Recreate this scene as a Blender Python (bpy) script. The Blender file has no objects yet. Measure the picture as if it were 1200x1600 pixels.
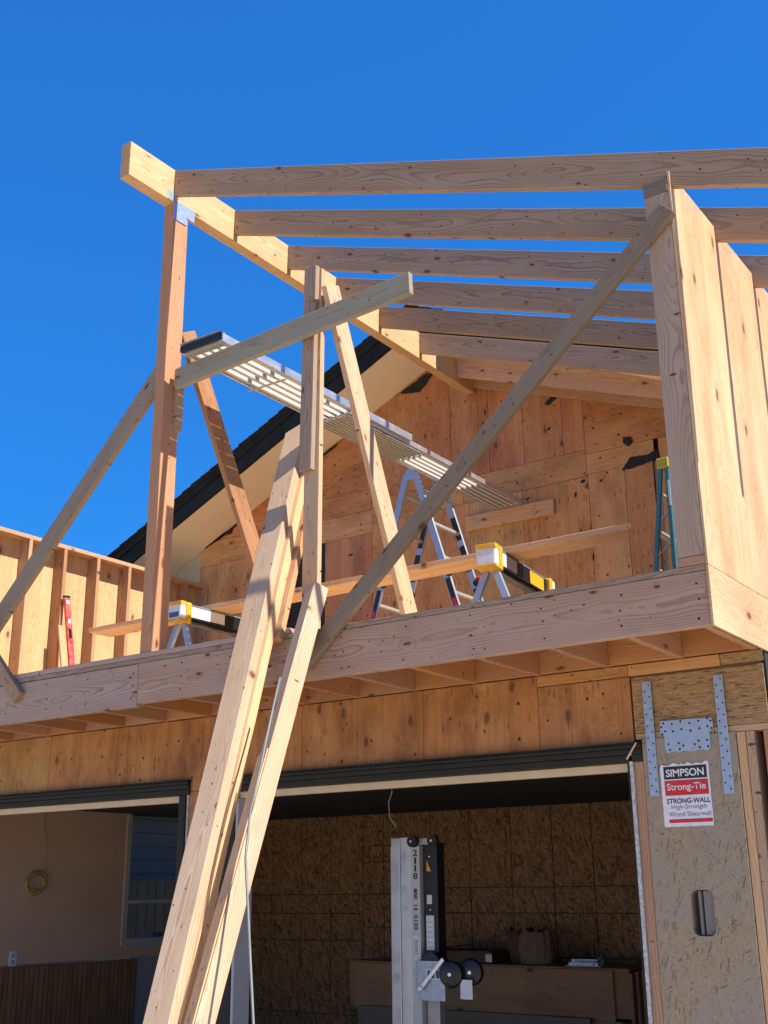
import bpy, bmesh, math, random
from mathutils import Vector, Matrix
random.seed(7)
S = bpy.context.scene
COL = S.collection
R = math.radians

# ------------------------------------------------------------------ camera
CAM = (0.0, 0.0, 1.59)
rows = ((0.81601565, 0.57794667, -0.00980313),
        (0.18719795, -0.24818734, 0.95045251),
        (0.54687786, -0.77741925, -0.31071519))      # camera right / up / back in world axes
cam = bpy.data.cameras.new('camera')
cam.sensor_fit = 'VERTICAL'; cam.sensor_height = 24.0; cam.lens = 27.075
cam.clip_start = 0.05; cam.clip_end = 3000
co = bpy.data.objects.new('camera', cam); COL.objects.link(co)
m3 = Matrix(rows).transposed()
co.matrix_world = Matrix.Translation(CAM) @ m3.to_4x4()
S.camera = co

# ------------------------------------------------------------------ sky, sun, exposure
SUN = Vector((0.79, 0.035, 1.0)).normalized()
W = bpy.data.worlds.new('World'); S.world = W; W.use_nodes = True
wn = W.node_tree.nodes; wl = W.node_tree.links
for n in list(wn): wn.remove(n)
sky = wn.new('ShaderNodeTexSky'); sky.sky_type = 'NISHITA'; sky.sun_disc = False
sky.sun_elevation = math.asin(SUN.z); sky.sun_rotation = math.atan2(SUN.x, SUN.y)
sky.altitude = 0; sky.air_density = 1.0; sky.dust_density = 0.2; sky.ozone_density = 4.5
gm = wn.new('ShaderNodeGamma'); gm.inputs[1].default_value = 0.54
hsv = wn.new('ShaderNodeHueSaturation'); hsv.inputs['Saturation'].default_value = 2.9; hsv.inputs['Value'].default_value = 1.40
sep = wn.new('ShaderNodeSeparateColor'); cmbn = wn.new('ShaderNodeCombineColor')
mb_ = wn.new('ShaderNodeMath'); mb_.operation = 'MULTIPLY'; mb_.inputs[1].default_value = 0.034
mx_ = wn.new('ShaderNodeMath'); mx_.operation = 'MAXIMUM'
bg = wn.new('ShaderNodeBackground'); bg.inputs['Strength'].default_value = 0.15
wo = wn.new('ShaderNodeOutputWorld')
wl.new(sky.outputs[0], gm.inputs[0]); wl.new(gm.outputs[0], hsv.inputs['Color']); wl.new(hsv.outputs[0], sep.inputs[0])
wl.new(sep.outputs[2], mb_.inputs[0]); wl.new(mb_.outputs[0], mx_.inputs[0]); wl.new(sep.outputs[0], mx_.inputs[1])
mg_ = wn.new('ShaderNodeMath'); mg_.operation = 'MULTIPLY'; mg_.inputs[1].default_value = 0.75; wl.new(sep.outputs[1], mg_.inputs[0])
wl.new(mx_.outputs[0], cmbn.inputs[0]); wl.new(mg_.outputs[0], cmbn.inputs[1]); wl.new(sep.outputs[2], cmbn.inputs[2])
wl.new(cmbn.outputs[0], bg.inputs[0]); wl.new(bg.outputs[0], wo.inputs[0])
sl = bpy.data.lights.new('sun', 'SUN'); sl.energy = 5.0; sl.angle = R(0.5); sl.color = (1.0, 0.95, 0.87)
so = bpy.data.objects.new('sun', sl); COL.objects.link(so)
so.rotation_euler = SUN.to_track_quat('Z', 'Y').to_euler(); so.location = (20, 0, 30)
S.view_settings.view_transform = 'Standard'; S.view_settings.look = 'None'
S.view_settings.gamma = 1.0; S.view_settings.exposure = 0.9
S.render.engine = 'CYCLES'
S.cycles.max_bounces = 10; S.cycles.diffuse_bounces = 8
S.cycles.use_denoising = True

# ------------------------------------------------------------------ object helpers
def tag(o, label=None, cat=None, group=None, kind=None):
    if label: o['label'] = label
    if cat: o['category'] = cat
    if group: o['group'] = group
    if kind: o['kind'] = kind
    return o
def thing(name, loc, label, cat, group=None):
    o = bpy.data.objects.new(name, None); COL.objects.link(o)
    o.location = loc; o.empty_display_size = 0.1
    return tag(o, label, cat, group)
WM = {}
def link(name, me, world, parent=None, bev=0.0025):
    o = bpy.data.objects.new(name, me); COL.objects.link(o)
    WM[o.name] = world
    if parent is not None:
        pw = WM[parent.name] if parent.name in WM else Matrix.Translation(parent.location)
        o.parent = parent; o.matrix_parent_inverse = Matrix.Identity(4)
        o.matrix_basis = pw.inverted() @ world
    else:
        o.matrix_basis = world
    if bev:
        b = o.modifiers.new('bevel', 'BEVEL'); b.width = bev; b.segments = 2; b.limit_method = 'ANGLE'; b.angle_limit = R(40)
    return o
def mesh_from(bm, name, mat):
    me = bpy.data.meshes.new(name); bm.normal_update(); bm.to_mesh(me); bm.free()
    for m in (mat if isinstance(mat, (list, tuple)) else [mat]): me.materials.append(m)
    return me
def bbox(bm, x0, x1, y0, y1, z0, z1, M=None, mi=0):
    vs = [bm.verts.new(Vector((x, y, z)) if M is None else M @ Vector((x, y, z))) for x in (x0, x1) for y in (y0, y1) for z in (z0, z1)]
    for q in ((0,1,3,2),(4,6,7,5),(0,4,5,1),(2,3,7,6),(0,2,6,4),(1,5,7,3)):
        f = bm.faces.new([vs[i] for i in q]); f.material_index = mi
def frame(u, v, o):
    u = Vector(u).normalized(); v = Vector(v); v = (v - u * v.dot(u)).normalized(); n = u.cross(v)
    M = Matrix((u, v, n)).transposed().to_4x4(); M.translation = Vector(o); return M
AX = {'x': ((1,0,0),(0,1,0)), 'y': ((0,1,0),(0,0,1)), 'z': ((0,0,1),(1,0,0))}
def box(name, x0, x1, y0, y1, z0, z1, mat, grain='x', parent=None, bev=0.0025):
    c = Vector(((x0+x1)/2, (y0+y1)/2, (z0+z1)/2)); d = (abs(x1-x0)/2, abs(y1-y0)/2, abs(z1-z0)/2)
    g = 'xyz'.index(grain); a, b = [i for i in range(3) if i != g]
    if d[b] > d[a]: a, b = b, a                       # local Y runs along the board's wider face
    e = [Vector((1, 0, 0)), Vector((0, 1, 0)), Vector((0, 0, 1))]
    M = frame(e[g], e[a], c); dd = (d[g], d[a], d[b])
    bm = bmesh.new(); bbox(bm, -dd[0], dd[0], -dd[1], dd[1], -dd[2], dd[2])
    return link(name, mesh_from(bm, name, mat), M, parent, min(bev, min(dd)*0.6))
def beam(name, p0, p1, w, t, wdir, mat, parent=None, cut0=0.0, cut1=0.0, bev=0.003, bow=0.0):
    """board from p0 to p1 (centre line); w measured along wdir, t across; cut0/cut1 skew the end cuts"""
    p0 = Vector(p0); p1 = Vector(p1); L = (p1-p0).length
    M = frame(p1-p0, wdir, (p0+p1)/2)
    bm = bmesh.new(); N = 6 if bow else 1
    ring = []
    for i in range(N+1):
        x = -L/2 + L*i/N; b = bow * (1-(2*i/N-1)**2)
        k = cut0 if i == 0 else (cut1 if i == N else 0)
        ring.append([bm.verts.new((x + k*s*w/2, s*w/2 + b, q*t/2)) for s, q in ((-1,-1),(1,-1),(1,1),(-1,1))])
    for i in range(N):
        for j in range(4):
            bm.faces.new((ring[i][j], ring[i][(j+1)%4], ring[i+1][(j+1)%4], ring[i+1][j]))
    bm.faces.new(ring[0]); bm.faces.new(ring[-1][::-1])
    bmesh.ops.recalc_face_normals(bm, faces=bm.faces)
    return link(name, mesh_from(bm, name, mat), M, parent, min(bev, t*0.2))
def prism(name, pts, u, v, o, t, mat, parent=None, bev=0.0015):
    """polygon pts in the (u,v) frame at o, from 0 to t along u x v"""
    M = frame(u, v, o); bm = bmesh.new()
    a = [bm.verts.new((x, y, 0)) for x, y in pts]; b = [bm.verts.new((x, y, t)) for x, y in pts]
    n = len(pts)
    bm.faces.new(a[::-1]); bm.faces.new(b)
    for i in range(n): bm.faces.new((a[i], a[(i+1)%n], b[(i+1)%n], b[i]))
    bmesh.ops.recalc_face_normals(bm, faces=bm.faces)
    return link(name, mesh_from(bm, name, mat), M, parent, bev)
def tube(name, pts, r, mat, parent=None, seg=10, cyclic=False):
    bm = bmesh.new(); P = [Vector(p) for p in pts]; rings = []
    up = Vector((0.13, 0.31, 0.94)); n = len(P)
    for i, p in enumerate(P):
        a = P[i-1] if (i or cyclic) else P[i]; b = P[(i+1) % n] if (i < n-1 or cyclic) else P[i]
        t = (b-a).normalized(); s = t.cross(up)
        if s.length < 0.1: s = t.cross(Vector((1, 0, 0)))
        s.normalize(); q = s.cross(t)
        rings.append([bm.verts.new(p + r*(math.cos(k*2*math.pi/seg)*s + math.sin(k*2*math.pi/seg)*q)) for k in range(seg)])
    for i in range(n if cyclic else n-1):
        A = rings[i]; B = rings[(i+1) % n]
        for k in range(seg): bm.faces.new((A[k], A[(k+1)%seg], B[(k+1)%seg], B[k]))
    if not cyclic: bm.faces.new(rings[0][::-1]); bm.faces.new(rings[-1])
    bmesh.ops.recalc_face_normals(bm, faces=bm.faces)
    for f in bm.faces: f.smooth = len(f.verts) == 4
    return link(name, mesh_from(bm, name, mat), Matrix.Identity(4), parent, 0)
def cyl(name, c, ax, r, h, mat, parent=None, seg=28, bev=0.002, prof=None):
    ax = Vector(ax).normalized(); v = Vector((0,0,1)) if abs(ax.z) < .9 else Vector((1,0,0))
    v = (v-ax*v.dot(ax)).normalized(); M = frame(v, ax.cross(v), c); bm = bmesh.new()
    prof = prof or [(r, -h/2), (r, h/2)]
    rings = [[bm.verts.new((pr*math.cos(k*2*math.pi/seg), pr*math.sin(k*2*math.pi/seg), pz)) for k in range(seg)] for pr, pz in prof]
    for A, B in zip(rings, rings[1:]):
        for k in range(seg): bm.faces.new((A[k], A[(k+1)%seg], B[(k+1)%seg], B[k])).smooth = True
    bm.faces.new(rings[0][::-1]); bm.faces.new(rings[-1])
    bmesh.ops.recalc_face_normals(bm, faces=bm.faces)
    return link(name, mesh_from(bm, name, mat), M, parent, bev)

# ------------------------------------------------------------------ materials
class NT:
    def __init__(s, name):
        s.m = bpy.data.materials.new(name); s.m.use_nodes = True
        s.t = s.m.node_tree; s.n = s.t.nodes; s.l = s.t.links
        s.b = s.n['Principled BSDF']
    def nd(s, typ, **kw):
        n = s.n.new(typ)
        for k, v in kw.items(): setattr(n, k, v)
        return n
    def put(s, sock, v):
        if hasattr(v, 'is_linked') or hasattr(v, 'links'): s.l.new(v, sock)
        else: sock.default_value = v
    def math(s, op, a, b=0.0, c=None, clamp=False):
        n = s.nd('ShaderNodeMath', operation=op, use_clamp=clamp); s.put(n.inputs[0], a); s.put(n.inputs[1], b)
        if c is not None: s.put(n.inputs[2], c)
        return n.outputs[0]
    def vec(s, op, a, b):
        n = s.nd('ShaderNodeVectorMath', operation=op); s.put(n.inputs[0], a); s.put(n.inputs[1], b); return n.outputs[0]
    def mix(s, f, a, b, mode='MIX'):
        n = s.nd('ShaderNodeMix', data_type='RGBA', blend_type=mode); s.put(n.inputs[0], f)
        s.put(n.inputs[6], a if not isinstance(a, tuple) else (*a, 1)[:4]); s.put(n.inputs[7], b if not isinstance(b, tuple) else (*b, 1)[:4])
        return n.outputs[2]
    def noise(s, v, sc=5.0, det=3.0, rough=0.5, dist=0.0):
        n = s.nd('ShaderNodeTexNoise'); s.put(n.inputs['Vector'], v); n.inputs['Scale'].default_value = sc
        n.inputs['Detail'].default_value = det; n.inputs['Roughness'].default_value = rough; n.inputs['Distortion'].default_value = dist
        return n.outputs[0]
    def vor(s, v, sc=5.0, rnd=1.0, feat='F1', dim='3D'):
        n = s.nd('ShaderNodeTexVoronoi', feature=feat, voronoi_dimensions=dim); s.put(n.inputs['Vector'], v); n.inputs['Scale'].default_value = sc
        n.inputs['Randomness'].default_value = rnd; return n
    def ramp(s, f, stops):
        n = s.nd('ShaderNodeValToRGB'); s.put(n.inputs[0], f); e = n.color_ramp.elements
        while len(e) < len(stops): e.new(0.5)
        for i, (p, c) in enumerate(stops):
            e[i].position = p; e[i].color = (c, c, c, 1) if isinstance(c, float) else (*c, 1)
        return n.outputs[0]
    def rng(s, f, a, b, c=0.0, d=1.0):
        n = s.nd('ShaderNodeMapRange'); s.put(n.inputs[0], f)
        for i, x in enumerate((a, b, c, d)): n.inputs[i+1].default_value = x
        return n.outputs[0]
    def obj(s, seed=True):
        tc = s.nd('ShaderNodeTexCoord').outputs['Object']
        if not seed: return tc
        r = s.nd('ShaderNodeObjectInfo').outputs['Random']
        cx = s.nd('ShaderNodeCombineXYZ')
        s.put(cx.inputs[0], s.math('MULTIPLY', r, 37.0)); s.put(cx.inputs[1], 0.0); s.put(cx.inputs[2], 0.0)
        return s.vec('ADD', tc, cx.outputs[0])
    def rand(s, k=1.0):
        r = s.nd('ShaderNodeObjectInfo').outputs['Random']
        return s.math('FRACT', s.math('MULTIPLY', r, k))
    def bump(s, h, st=0.2, d=0.002):
        n = s.nd('ShaderNodeBump'); s.put(n.inputs['Height'], h); n.inputs['Strength'].default_value = st; n.inputs['Distance'].default_value = d
        s.l.new(n.outputs[0], s.b.inputs['Normal'])
    def out(s, col, rough=0.6, metal=0.0, spec=0.5):
        s.put(s.b.inputs['Base Color'], col if not isinstance(col, tuple) else (*col, 1)[:4])
        s.put(s.b.inputs['Roughness'], rough); s.put(s.b.inputs['Metallic'], metal)
        s.b.inputs['Specular IOR Level'].default_value = spec
        return s.m

def lumber(name, light, dark, freq=150.0, red=0.35, contrast=1.0, var=0.16):
    """sawn softwood, grain along local X, cathedral growth rings, knots, saw marks"""
    s = NT(name); v = s.obj()
    sp = s.nd('ShaderNodeSeparateXYZ'); s.l.new(v, sp.inputs[0]); x, y, z = sp.outputs
    def cmb(a, b, c):
        n = s.nd('ShaderNodeCombineXYZ')
        for i, q in enumerate((a, b, c)): s.put(n.inputs[i], q)
        return n.outputs[0]
    mul = lambda q, k: s.math('MULTIPLY', q, k)
    vs = cmb(mul(x, 2.2), mul(y, 5), mul(z, 5))
    # knots
    kv = s.vor(cmb(mul(x, 3.6), s.math('ADD', mul(y, 8.5), s.math('ADD', mul(z, 2.0), mul(s.rand(5.9), 9))), 0.0), 1.0, dim='2D')
    kd = kv.outputs['Distance']; kcol = s.nd('ShaderNodeSeparateColor'); s.l.new(kv.outputs['Color'], kcol.inputs[0])
    has = s.math('GREATER_THAN', kcol.outputs[0], 0.58)
    ksz = s.rng(s.math('POWER', kcol.outputs[1], 1.8), 0, 1, 0.28, 0.95)
    kd = s.math('DIVIDE', kd, ksz)
    wob = s.math('ADD', kd, mul(s.math('SUBTRACT', s.noise(v, 60, 2), 0.5), 0.07))
    halo = s.math('MULTIPLY', s.rng(wob, 0.42, 0.02), has)
    knot = s.math('MULTIPLY', s.rng(wob, 0.155, 0.10), has)
    core = s.math('MULTIPLY', s.rng(wob, 0.10, 0.04), has)
    # growth rings round a wandering pith
    py = s.math('ADD', y, s.math('ADD', mul(s.math('SUBTRACT', s.noise(cmb(mul(x, 0.9), 3.1, 0.0), 1.0, 2), 0.5), 0.22), -0.015))
    pz = s.math('ADD', z, s.math('ADD', mul(s.math('SUBTRACT', s.noise(cmb(mul(x, 0.8), 9.1, 5.0), 1.0, 2), 0.5), 0.14), 0.055))
    rr = s.math('SQRT', s.math('ADD', s.math('MULTIPLY', py, py), s.math('MULTIPLY', pz, pz)))
    rr = s.math('ADD', rr, mul(s.math('SUBTRACT', s.noise(vs, 2.2, 3), 0.5), 0.018))
    rr = s.math('ADD', rr, mul(halo, 0.02))
    ph = s.math('MULTIPLY', rr, freq * 2.2)
    saw = s.math('FRACT', mul(ph, 0.3))
    ring = s.ramp(saw, [(0.0, 0.0), (0.62, 0.25), (0.86, 1.0), (0.97, 0.75), (1.0, 0.0)])
    fade = s.rng(s.noise(vs, 0.9, 2), 0.3, 0.65, 0.4, 1.0)
    ring = s.math('MULTIPLY', ring, fade)
    fib = s.noise(cmb(mul(x, 7), mul(y, 330), mul(z, 330)), 1.0, 3, 0.6)
    broad = s.noise(cmb(mul(x, 1.1), mul(y, 12), mul(z, 12)), 1.0, 3)
    col = s.mix(s.rng(broad, 0.3, 0.72), light, tuple(a*b for a, b in zip(light, (0.86, 0.78, 0.68))))
    col = s.mix(mul(ring, 0.66 * contrast), col, dark)
    col = s.mix(s.math('MULTIPLY', s.rng(fib, 0.35, 0.75), 0.22), col, tuple(d*0.8 for d in dark))
    # reddish heartwood boards and bands
    hb = s.math('MULTIPLY', s.rng(s.rand(7.3), 0.3, 1.0), red)
    hb2 = s.math('MULTIPLY', hb, s.rng(s.noise(cmb(mul(x, .5), mul(y, 9), mul(z, 9)), 1.0, 1), 0.35, 0.6, .5, 1.))
    col = s.mix(hb2, col, (0.47, 0.205, 0.10))
    col = s.mix(mul(halo, 0.22), col, (0.33, 0.15, 0.06))
    col = s.mix(mul(knot, s.rng(kcol.outputs[2], 0, 1, 0.35, 0.9)), col, (0.15, 0.065, 0.033))
    col = s.mix(mul(core, 0.7), col, (0.03, 0.014, 0.008))
    # small scuffs, nail heads and handling grime
    nd_ = s.vor(cmb(mul(x, 13), s.math('ADD', mul(y, 16), mul(z, 5)), 0.0), 1.0, dim='2D')
    nc_ = s.nd('ShaderNodeSeparateColor'); s.l.new(nd_.outputs['Color'], nc_.inputs[0])
    nail = s.math('MULTIPLY', s.math('LESS_THAN', nd_.outputs['Distance'], s.rng(nc_.outputs[1], 0, 1, 0.03, 0.09)), s.math('GREATER_THAN', nc_.outputs[0], 0.80))
    col = s.mix(mul(nail, 0.85), col, (0.025, 0.018, 0.015))
    gr = s.rng(s.noise(vs, 1.7, 5, 0.7), 0.56, 0.78)
    col = s.mix(mul(gr, 0.34), col, (0.16, 0.12, 0.095))
    # end grain
    geo = s.nd('ShaderNodeNewGeometry'); vt = s.nd('ShaderNodeVectorTransform', vector_type='NORMAL', convert_from='WORLD', convert_to='OBJECT')
    s.l.new(geo.outputs['True Normal'], vt.inputs[0]); sn = s.nd('ShaderNodeSeparateXYZ'); s.l.new(vt.outputs[0], sn.inputs[0])
    end = s.math('GREATER_THAN', s.math('ABSOLUTE', sn.outputs[0]), 0.8)
    col = s.mix(mul(end, 0.3), col, dark)
    # board to board brightness
    val = s.nd('ShaderNodeHueSaturation'); s.l.new(col, val.inputs['Color'])
    s.put(val.inputs['Value'], s.rng(s.rand(3.7), 0, 1, 1-var, 1+var*0.8)); s.put(val.inputs['Saturation'], s.rng(s.rand(5.1), 0, 1, 0.88, 1.1))
    s.bump(s.math('ADD', mul(ring, 0.5), s.math('ADD', fib, mul(knot, -0.6))), 0.35, 0.0012)
    return s.out(val.outputs[0], s.rng(fib, 0.3, 0.7, 0.55, 0.8), spec=0.3)

def plywood(name, light, mid, dark, stain=0.5, holes=1.0, strip=0.5, var=0.15, gloss=0.6, drip=0.0):
    """softwood veneer face, grain along local X: veneer strips, wild flame figure, football patches, nail heads"""
    s = NT(name); v = s.obj()
    sp = s.nd('ShaderNodeSeparateXYZ'); s.l.new(v, sp.inputs[0]); x, y, z = sp.outputs
    def cmb(a, b, c):
        n = s.nd('ShaderNodeCombineXYZ')
        for i, q in enumerate((a, b, c)): s.put(n.inputs[i], q)
        return n.outputs[0]
    mul = lambda q, k: s.math('MULTIPLY', q, k)
    h = s.noise(cmb(mul(x, 1.5), mul(y, 6.0), mul(z, 6)), 1.0, 3, 0.5, 0.7)
    lines = s.math('FRACT', mul(h, 17))
    lines = s.ramp(lines, [(0.0, 0.1), (0.55, 0.3), (0.88, 1.0), (1.0, 0.1)])
    amp = s.rng(s.noise(cmb(mul(x, 1.0), mul(y, 3), z), 1.0, 2), 0.35, 0.65, 0.1, 1.0)
    fib = s.noise(cmb(mul(x, 10), mul(y, 240), mul(z, 240)), 1.0, 3, 0.6)
    col = s.mix(s.rng(h, 0.3, 0.7), light, mid)
    col = s.mix(s.math('MULTIPLY', s.math('MULTIPLY', lines, amp), 0.6), col, dark)
    stk = s.noise(cmb(mul(x, 0.7), mul(y, 38), mul(z, 5)), 1.0, 4, 0.65)
    col = s.mix(mul(s.rng(stk, 0.52, 0.75), 0.25+0.5*stain), col, dark)
    col = s.mix(mul(s.rng(fib, 0.35, 0.75), 0.22), col, dark)
    # veneer strips
    st = s.math('FLOOR', mul(s.math('ADD', y, mul(s.rand(2.3), 3)), 4.3)); wnn = s.nd('ShaderNodeTexWhiteNoise', noise_dimensions='2D')
    s.l.new(cmb(st, mul(s.rand(9.7), 11), 0.0), wnn.inputs['Vector']); sv = wnn.outputs['Value']
    col = s.mix(mul(s.rng(sv, 0.35, 1.0), strip), col, tuple(a*b for a, b in zip(mid, (0.86, 0.62, 0.5))))
    edge = s.math('LESS_THAN', s.math('ABSOLUTE', s.math('SUBTRACT', s.math('FRACT', mul(s.math('ADD', y, mul(s.rand(2.3), 3)), 4.3)), 0.5)), 0.492)
    col = s.mix(mul(s.math('SUBTRACT', 1.0, edge), 0.35), col, dark)
    # water staining / weather
    w = s.rng(s.noise(cmb(mul(x, 1.2), mul(y, 3.2), mul(z, 3.2)), 1.3, 5, 0.62), 0.47, 0.72)
    col = s.mix(mul(w, stain), col, tuple(d*0.75 for d in dark))
    if drip:
        dn = s.math('ADD', x, s.math('MULTIPLY', s.math('SUBTRACT', s.noise(cmb(mul(x, 0.8), mul(y, 16), mul(z, 16)), 1.0, 4, 0.6), 0.5), 0.42))
        col = s.mix(mul(s.rng(dn, 0.0, -0.17), drip), col, (0.085, 0.042, 0.030))
        col = s.mix(mul(s.rng(s.noise(cmb(mul(x, 2.5), mul(y, 2.0), z), 1.0, 5, 0.7), 0.5, 0.68), 0.35), col, (0.62, 0.34, 0.12))
    # knots
    kv = s.vor(cmb(mul(x, 3.2), s.math('ADD', mul(y, 6), mul(s.rand(5.9), 9)), 0.0), 1.0, dim='2D'); kc = s.nd('ShaderNodeSeparateColor'); s.l.new(kv.outputs['Color'], kc.inputs[0])
    has = s.math('GREATER_THAN', kc.outputs[1], 0.80)
    kd = s.math('ADD', kv.outputs['Distance'], mul(s.math('SUBTRACT', s.noise(v, 45, 2), 0.5), 0.1))
    col = s.mix(s.math('MULTIPLY', s.math('MULTIPLY', s.rng(kd, 0.3, 0.05), has), 0.4), col, (0.28, 0.115, 0.04))
    col = s.mix(s.math('MULTIPLY', s.math('MULTIPLY', s.rng(kd, 0.12, 0.07), has), 0.8), col, (0.10, 0.045, 0.02))
    # nail heads, staples, tar spots
    nv = s.vor(cmb(mul(x, 8), s.math('ADD', mul(y, 9), mul(s.rand(4.9), 9)), 0.0), 1.0, dim='2D'); nc = s.nd('ShaderNodeSeparateColor'); s.l.new(nv.outputs['Color'], nc.inputs[0])
    rad = s.math('MULTIPLY', s.math('POWER', nc.outputs[2], 3.0), 0.072 * holes)
    nd_ = s.math('ADD', nv.outputs['Distance'], mul(s.math('SUBTRACT', s.noise(v, 110, 1), 0.5), 0.03))
    hole = s.math('LESS_THAN', nd_, rad)
    col = s.mix(mul(hole, 0.9), col, (0.018, 0.013, 0.012))
    nv2 = s.vor(cmb(mul(x, 5), mul(y, 32), 0.0), 1.0, dim='2D')
    dash = s.math('LESS_THAN', nv2.outputs['Distance'], 0.10 * holes)
    nc2 = s.nd('ShaderNodeSeparateColor'); s.l.new(nv2.outputs['Color'], nc2.inputs[0])
    dash = s.math('MULTIPLY', dash, s.math('GREATER_THAN', nc2.outputs[0], 0.80))
    col = s.mix(mul(dash, 0.6), col, (0.06, 0.03, 0.018))
    val = s.nd('ShaderNodeHueSaturation'); s.l.new(col, val.inputs['Color'])
    s.put(val.inputs['Value'], s.rng(s.rand(3.7), 0, 1, 1-var, 1+var)); s.put(val.inputs['Hue'], s.rng(s.rand(6.1), 0, 1, 0.493, 0.505))
    s.bump(s.math('ADD', mul(lines, 0.3), s.math('ADD', fib, mul(hole, -1.0))), 0.3, 0.0012)
    return s.out(val.outputs[0], gloss, spec=0.3)

def osb(name, light, dark, sc=1.0, w=0.0):
    s = NT(name); v = s.obj()
    def layer(rot, scale, off):
        m0 = s.nd('ShaderNodeMapping'); s.l.new(v, m0.inputs[0]); m0.inputs['Rotation'].default_value = rot
        mp = s.nd('ShaderNodeMapping'); s.l.new(m0.outputs[0], mp.inputs[0]); mp.inputs['Scale'].default_value = scale; mp.inputs['Location'].default_value = off
        nz = s.nd('ShaderNodeTexNoise'); s.l.new(v, nz.inputs[0]); nz.inputs['Scale'].default_value = 9*sc
        a = s.vec('ADD', mp.outputs[0], s.vec('MULTIPLY', nz.outputs['Color'], (0.55, 0.55, 0.55)))
        vo = s.vor(a, 1.0); c = s.nd('ShaderNodeSeparateColor'); s.l.new(vo.outputs['Color'], c.inputs[0]); return c.outputs[0], c.outputs[1], vo.outputs['Distance']
    a0, a1, a2 = layer((0.0, 0.0, 0.25), (11*sc, 62*sc, 9), (0, 0, 0))
    b0, b1, b2 = layer((0.0, 0.0, 1.15), (13*sc, 66*sc, 9), (5, 3, 1))
    c0, c1, c2 = layer((0.0, 0.0, -0.7), (12*sc, 58*sc, 9), (9, 7, 4))
    f = s.mix(s.math('GREATER_THAN', a1, 0.6), s.mix(s.math('GREATER_THAN', b1, 0.5), c0, b0), a0)
    fine = s.noise(v, 60*sc, 4, 0.65)
    bw = s.nd('ShaderNodeRGBToBW'); s.l.new(f, bw.inputs[0])
    big = s.noise(v, 2.4, 4, 0.6)
    col = s.mix(s.rng(s.math('ADD', bw.outputs[0], s.math('MULTIPLY', s.math('SUBTRACT', fine, 0.5), 0.7)), 0.05, 0.95), dark, light)
    col = s.mix(s.math('MULTIPLY', s.math('LESS_THAN', bw.outputs[0], 0.10), 0.6), col, tuple(d*0.35 for d in dark))
    if w: col = s.mix(s.math('MULTIPLY', s.rng(big, 0.4, 0.65), w), col, (0.30, 0.26, 0.21))
    s.bump(bw.outputs[0], 0.4, 0.002)
    return s.out(col, 0.6, spec=0.3)

def plain(name, c, rough=0.5, metal=0.0, vary=0.12, sc=6.0, bump=0.0, spec=0.5, dirt=None):
    s = NT(name); v = s.obj(); n = s.noise(v, sc, 5, 0.6)
    d = dirt or tuple(a*(1-vary*2.2) for a in c)
    col = s.mix(s.rng(n, 0.35, 0.75, 0.0, 1.0 if not dirt else 0.8), c, d)
    if bump: s.bump(s.noise(v, sc*14, 3), bump, 0.002)
    return s.out(col, s.rng(n, 0.3, 0.7, max(rough-0.08, 0.03), min(rough+0.12, 1)), metal, spec)

M = {}
M['fir'] = lumber('fir_lumber', (0.60, 0.41, 0.25), (0.30, 0.14, 0.07), red=0.4, contrast=1.1)
M['fir_grey'] = lumber('fir_lumber_pale', (0.455, 0.325, 0.215), (0.19, 0.11, 0.07), red=0.15, contrast=1.25)
M['fir_pale'] = lumber('fir_lumber_light', (0.52, 0.38, 0.29), (0.25, 0.14, 0.095), red=0.1, contrast=1.2)
M['fir_cream'] = lumber('fir_lumber_cream', (0.57, 0.425, 0.29), (0.30, 0.17, 0.10), red=0.05, contrast=1.2)
M['fir_orange'] = lumber('fir_lumber_orange', (0.80, 0.50, 0.27), (0.46, 0.22, 0.09), red=0.2)
M['fir_joist'] = lumber('fir_joist_wood', (0.52, 0.275, 0.135), (0.24, 0.095, 0.04), red=0.4, contrast=1.1)
M['fir_red'] = lumber('fir_lumber_red', (0.50, 0.285, 0.16), (0.23, 0.095, 0.045), red=0.6, contrast=1.1)
M['fir_yellow'] = lumber('fir_lumber_yellow', (0.66, 0.46, 0.27), (0.42, 0.23, 0.10), red=0.10)
M['weathered'] = lumber('weathered_lumber', (0.30, 0.235, 0.16), (0.16, 0.105, 0.07), red=0.05, contrast=0.8)
M['treated'] = lumber('pale_green_lumber', (0.36, 0.33, 0.235), (0.21, 0.175, 0.115), red=0.03, contrast=0.9)
M['ply_new'] = plywood('new_plywood', (0.68, 0.49, 0.27), (0.54, 0.34, 0.165), (0.36, 0.18, 0.07), stain=0.10, holes=0.45, strip=0.12, var=0.03)
M['ply_deck'] = plywood('deck_plywood', (0.80, 0.62, 0.40), (0.72, 0.52, 0.31), (0.45, 0.26, 0.13), stain=0.1, holes=0.4, strip=0.08, var=0.04)
M['ply_in'] = plywood('wall_sheathing_plywood', (0.68, 0.46, 0.24), (0.58, 0.37, 0.18), (0.36, 0.18, 0.07), stain=0.1, holes=0.4, strip=0.15, var=0.05)
M['ply_old'] = plywood('old_plywood', (0.66, 0.35, 0.125), (0.56, 0.25, 0.085), (0.24, 0.08, 0.024), stain=0.5, holes=1.5, strip=0.4, var=0.12)
M['ply_old_tan'] = plywood('old_tan_plywood', (0.68, 0.43, 0.18), (0.60, 0.33, 0.12), (0.28, 0.12, 0.04), stain=0.5, holes=1.35, strip=0.3, var=0.12)
M['ply_old_red'] = plywood('old_red_plywood', (0.64, 0.36, 0.16), (0.56, 0.27, 0.11), (0.25, 0.09, 0.032), stain=0.5, holes=1.3, strip=0.5, var=0.10)
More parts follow.
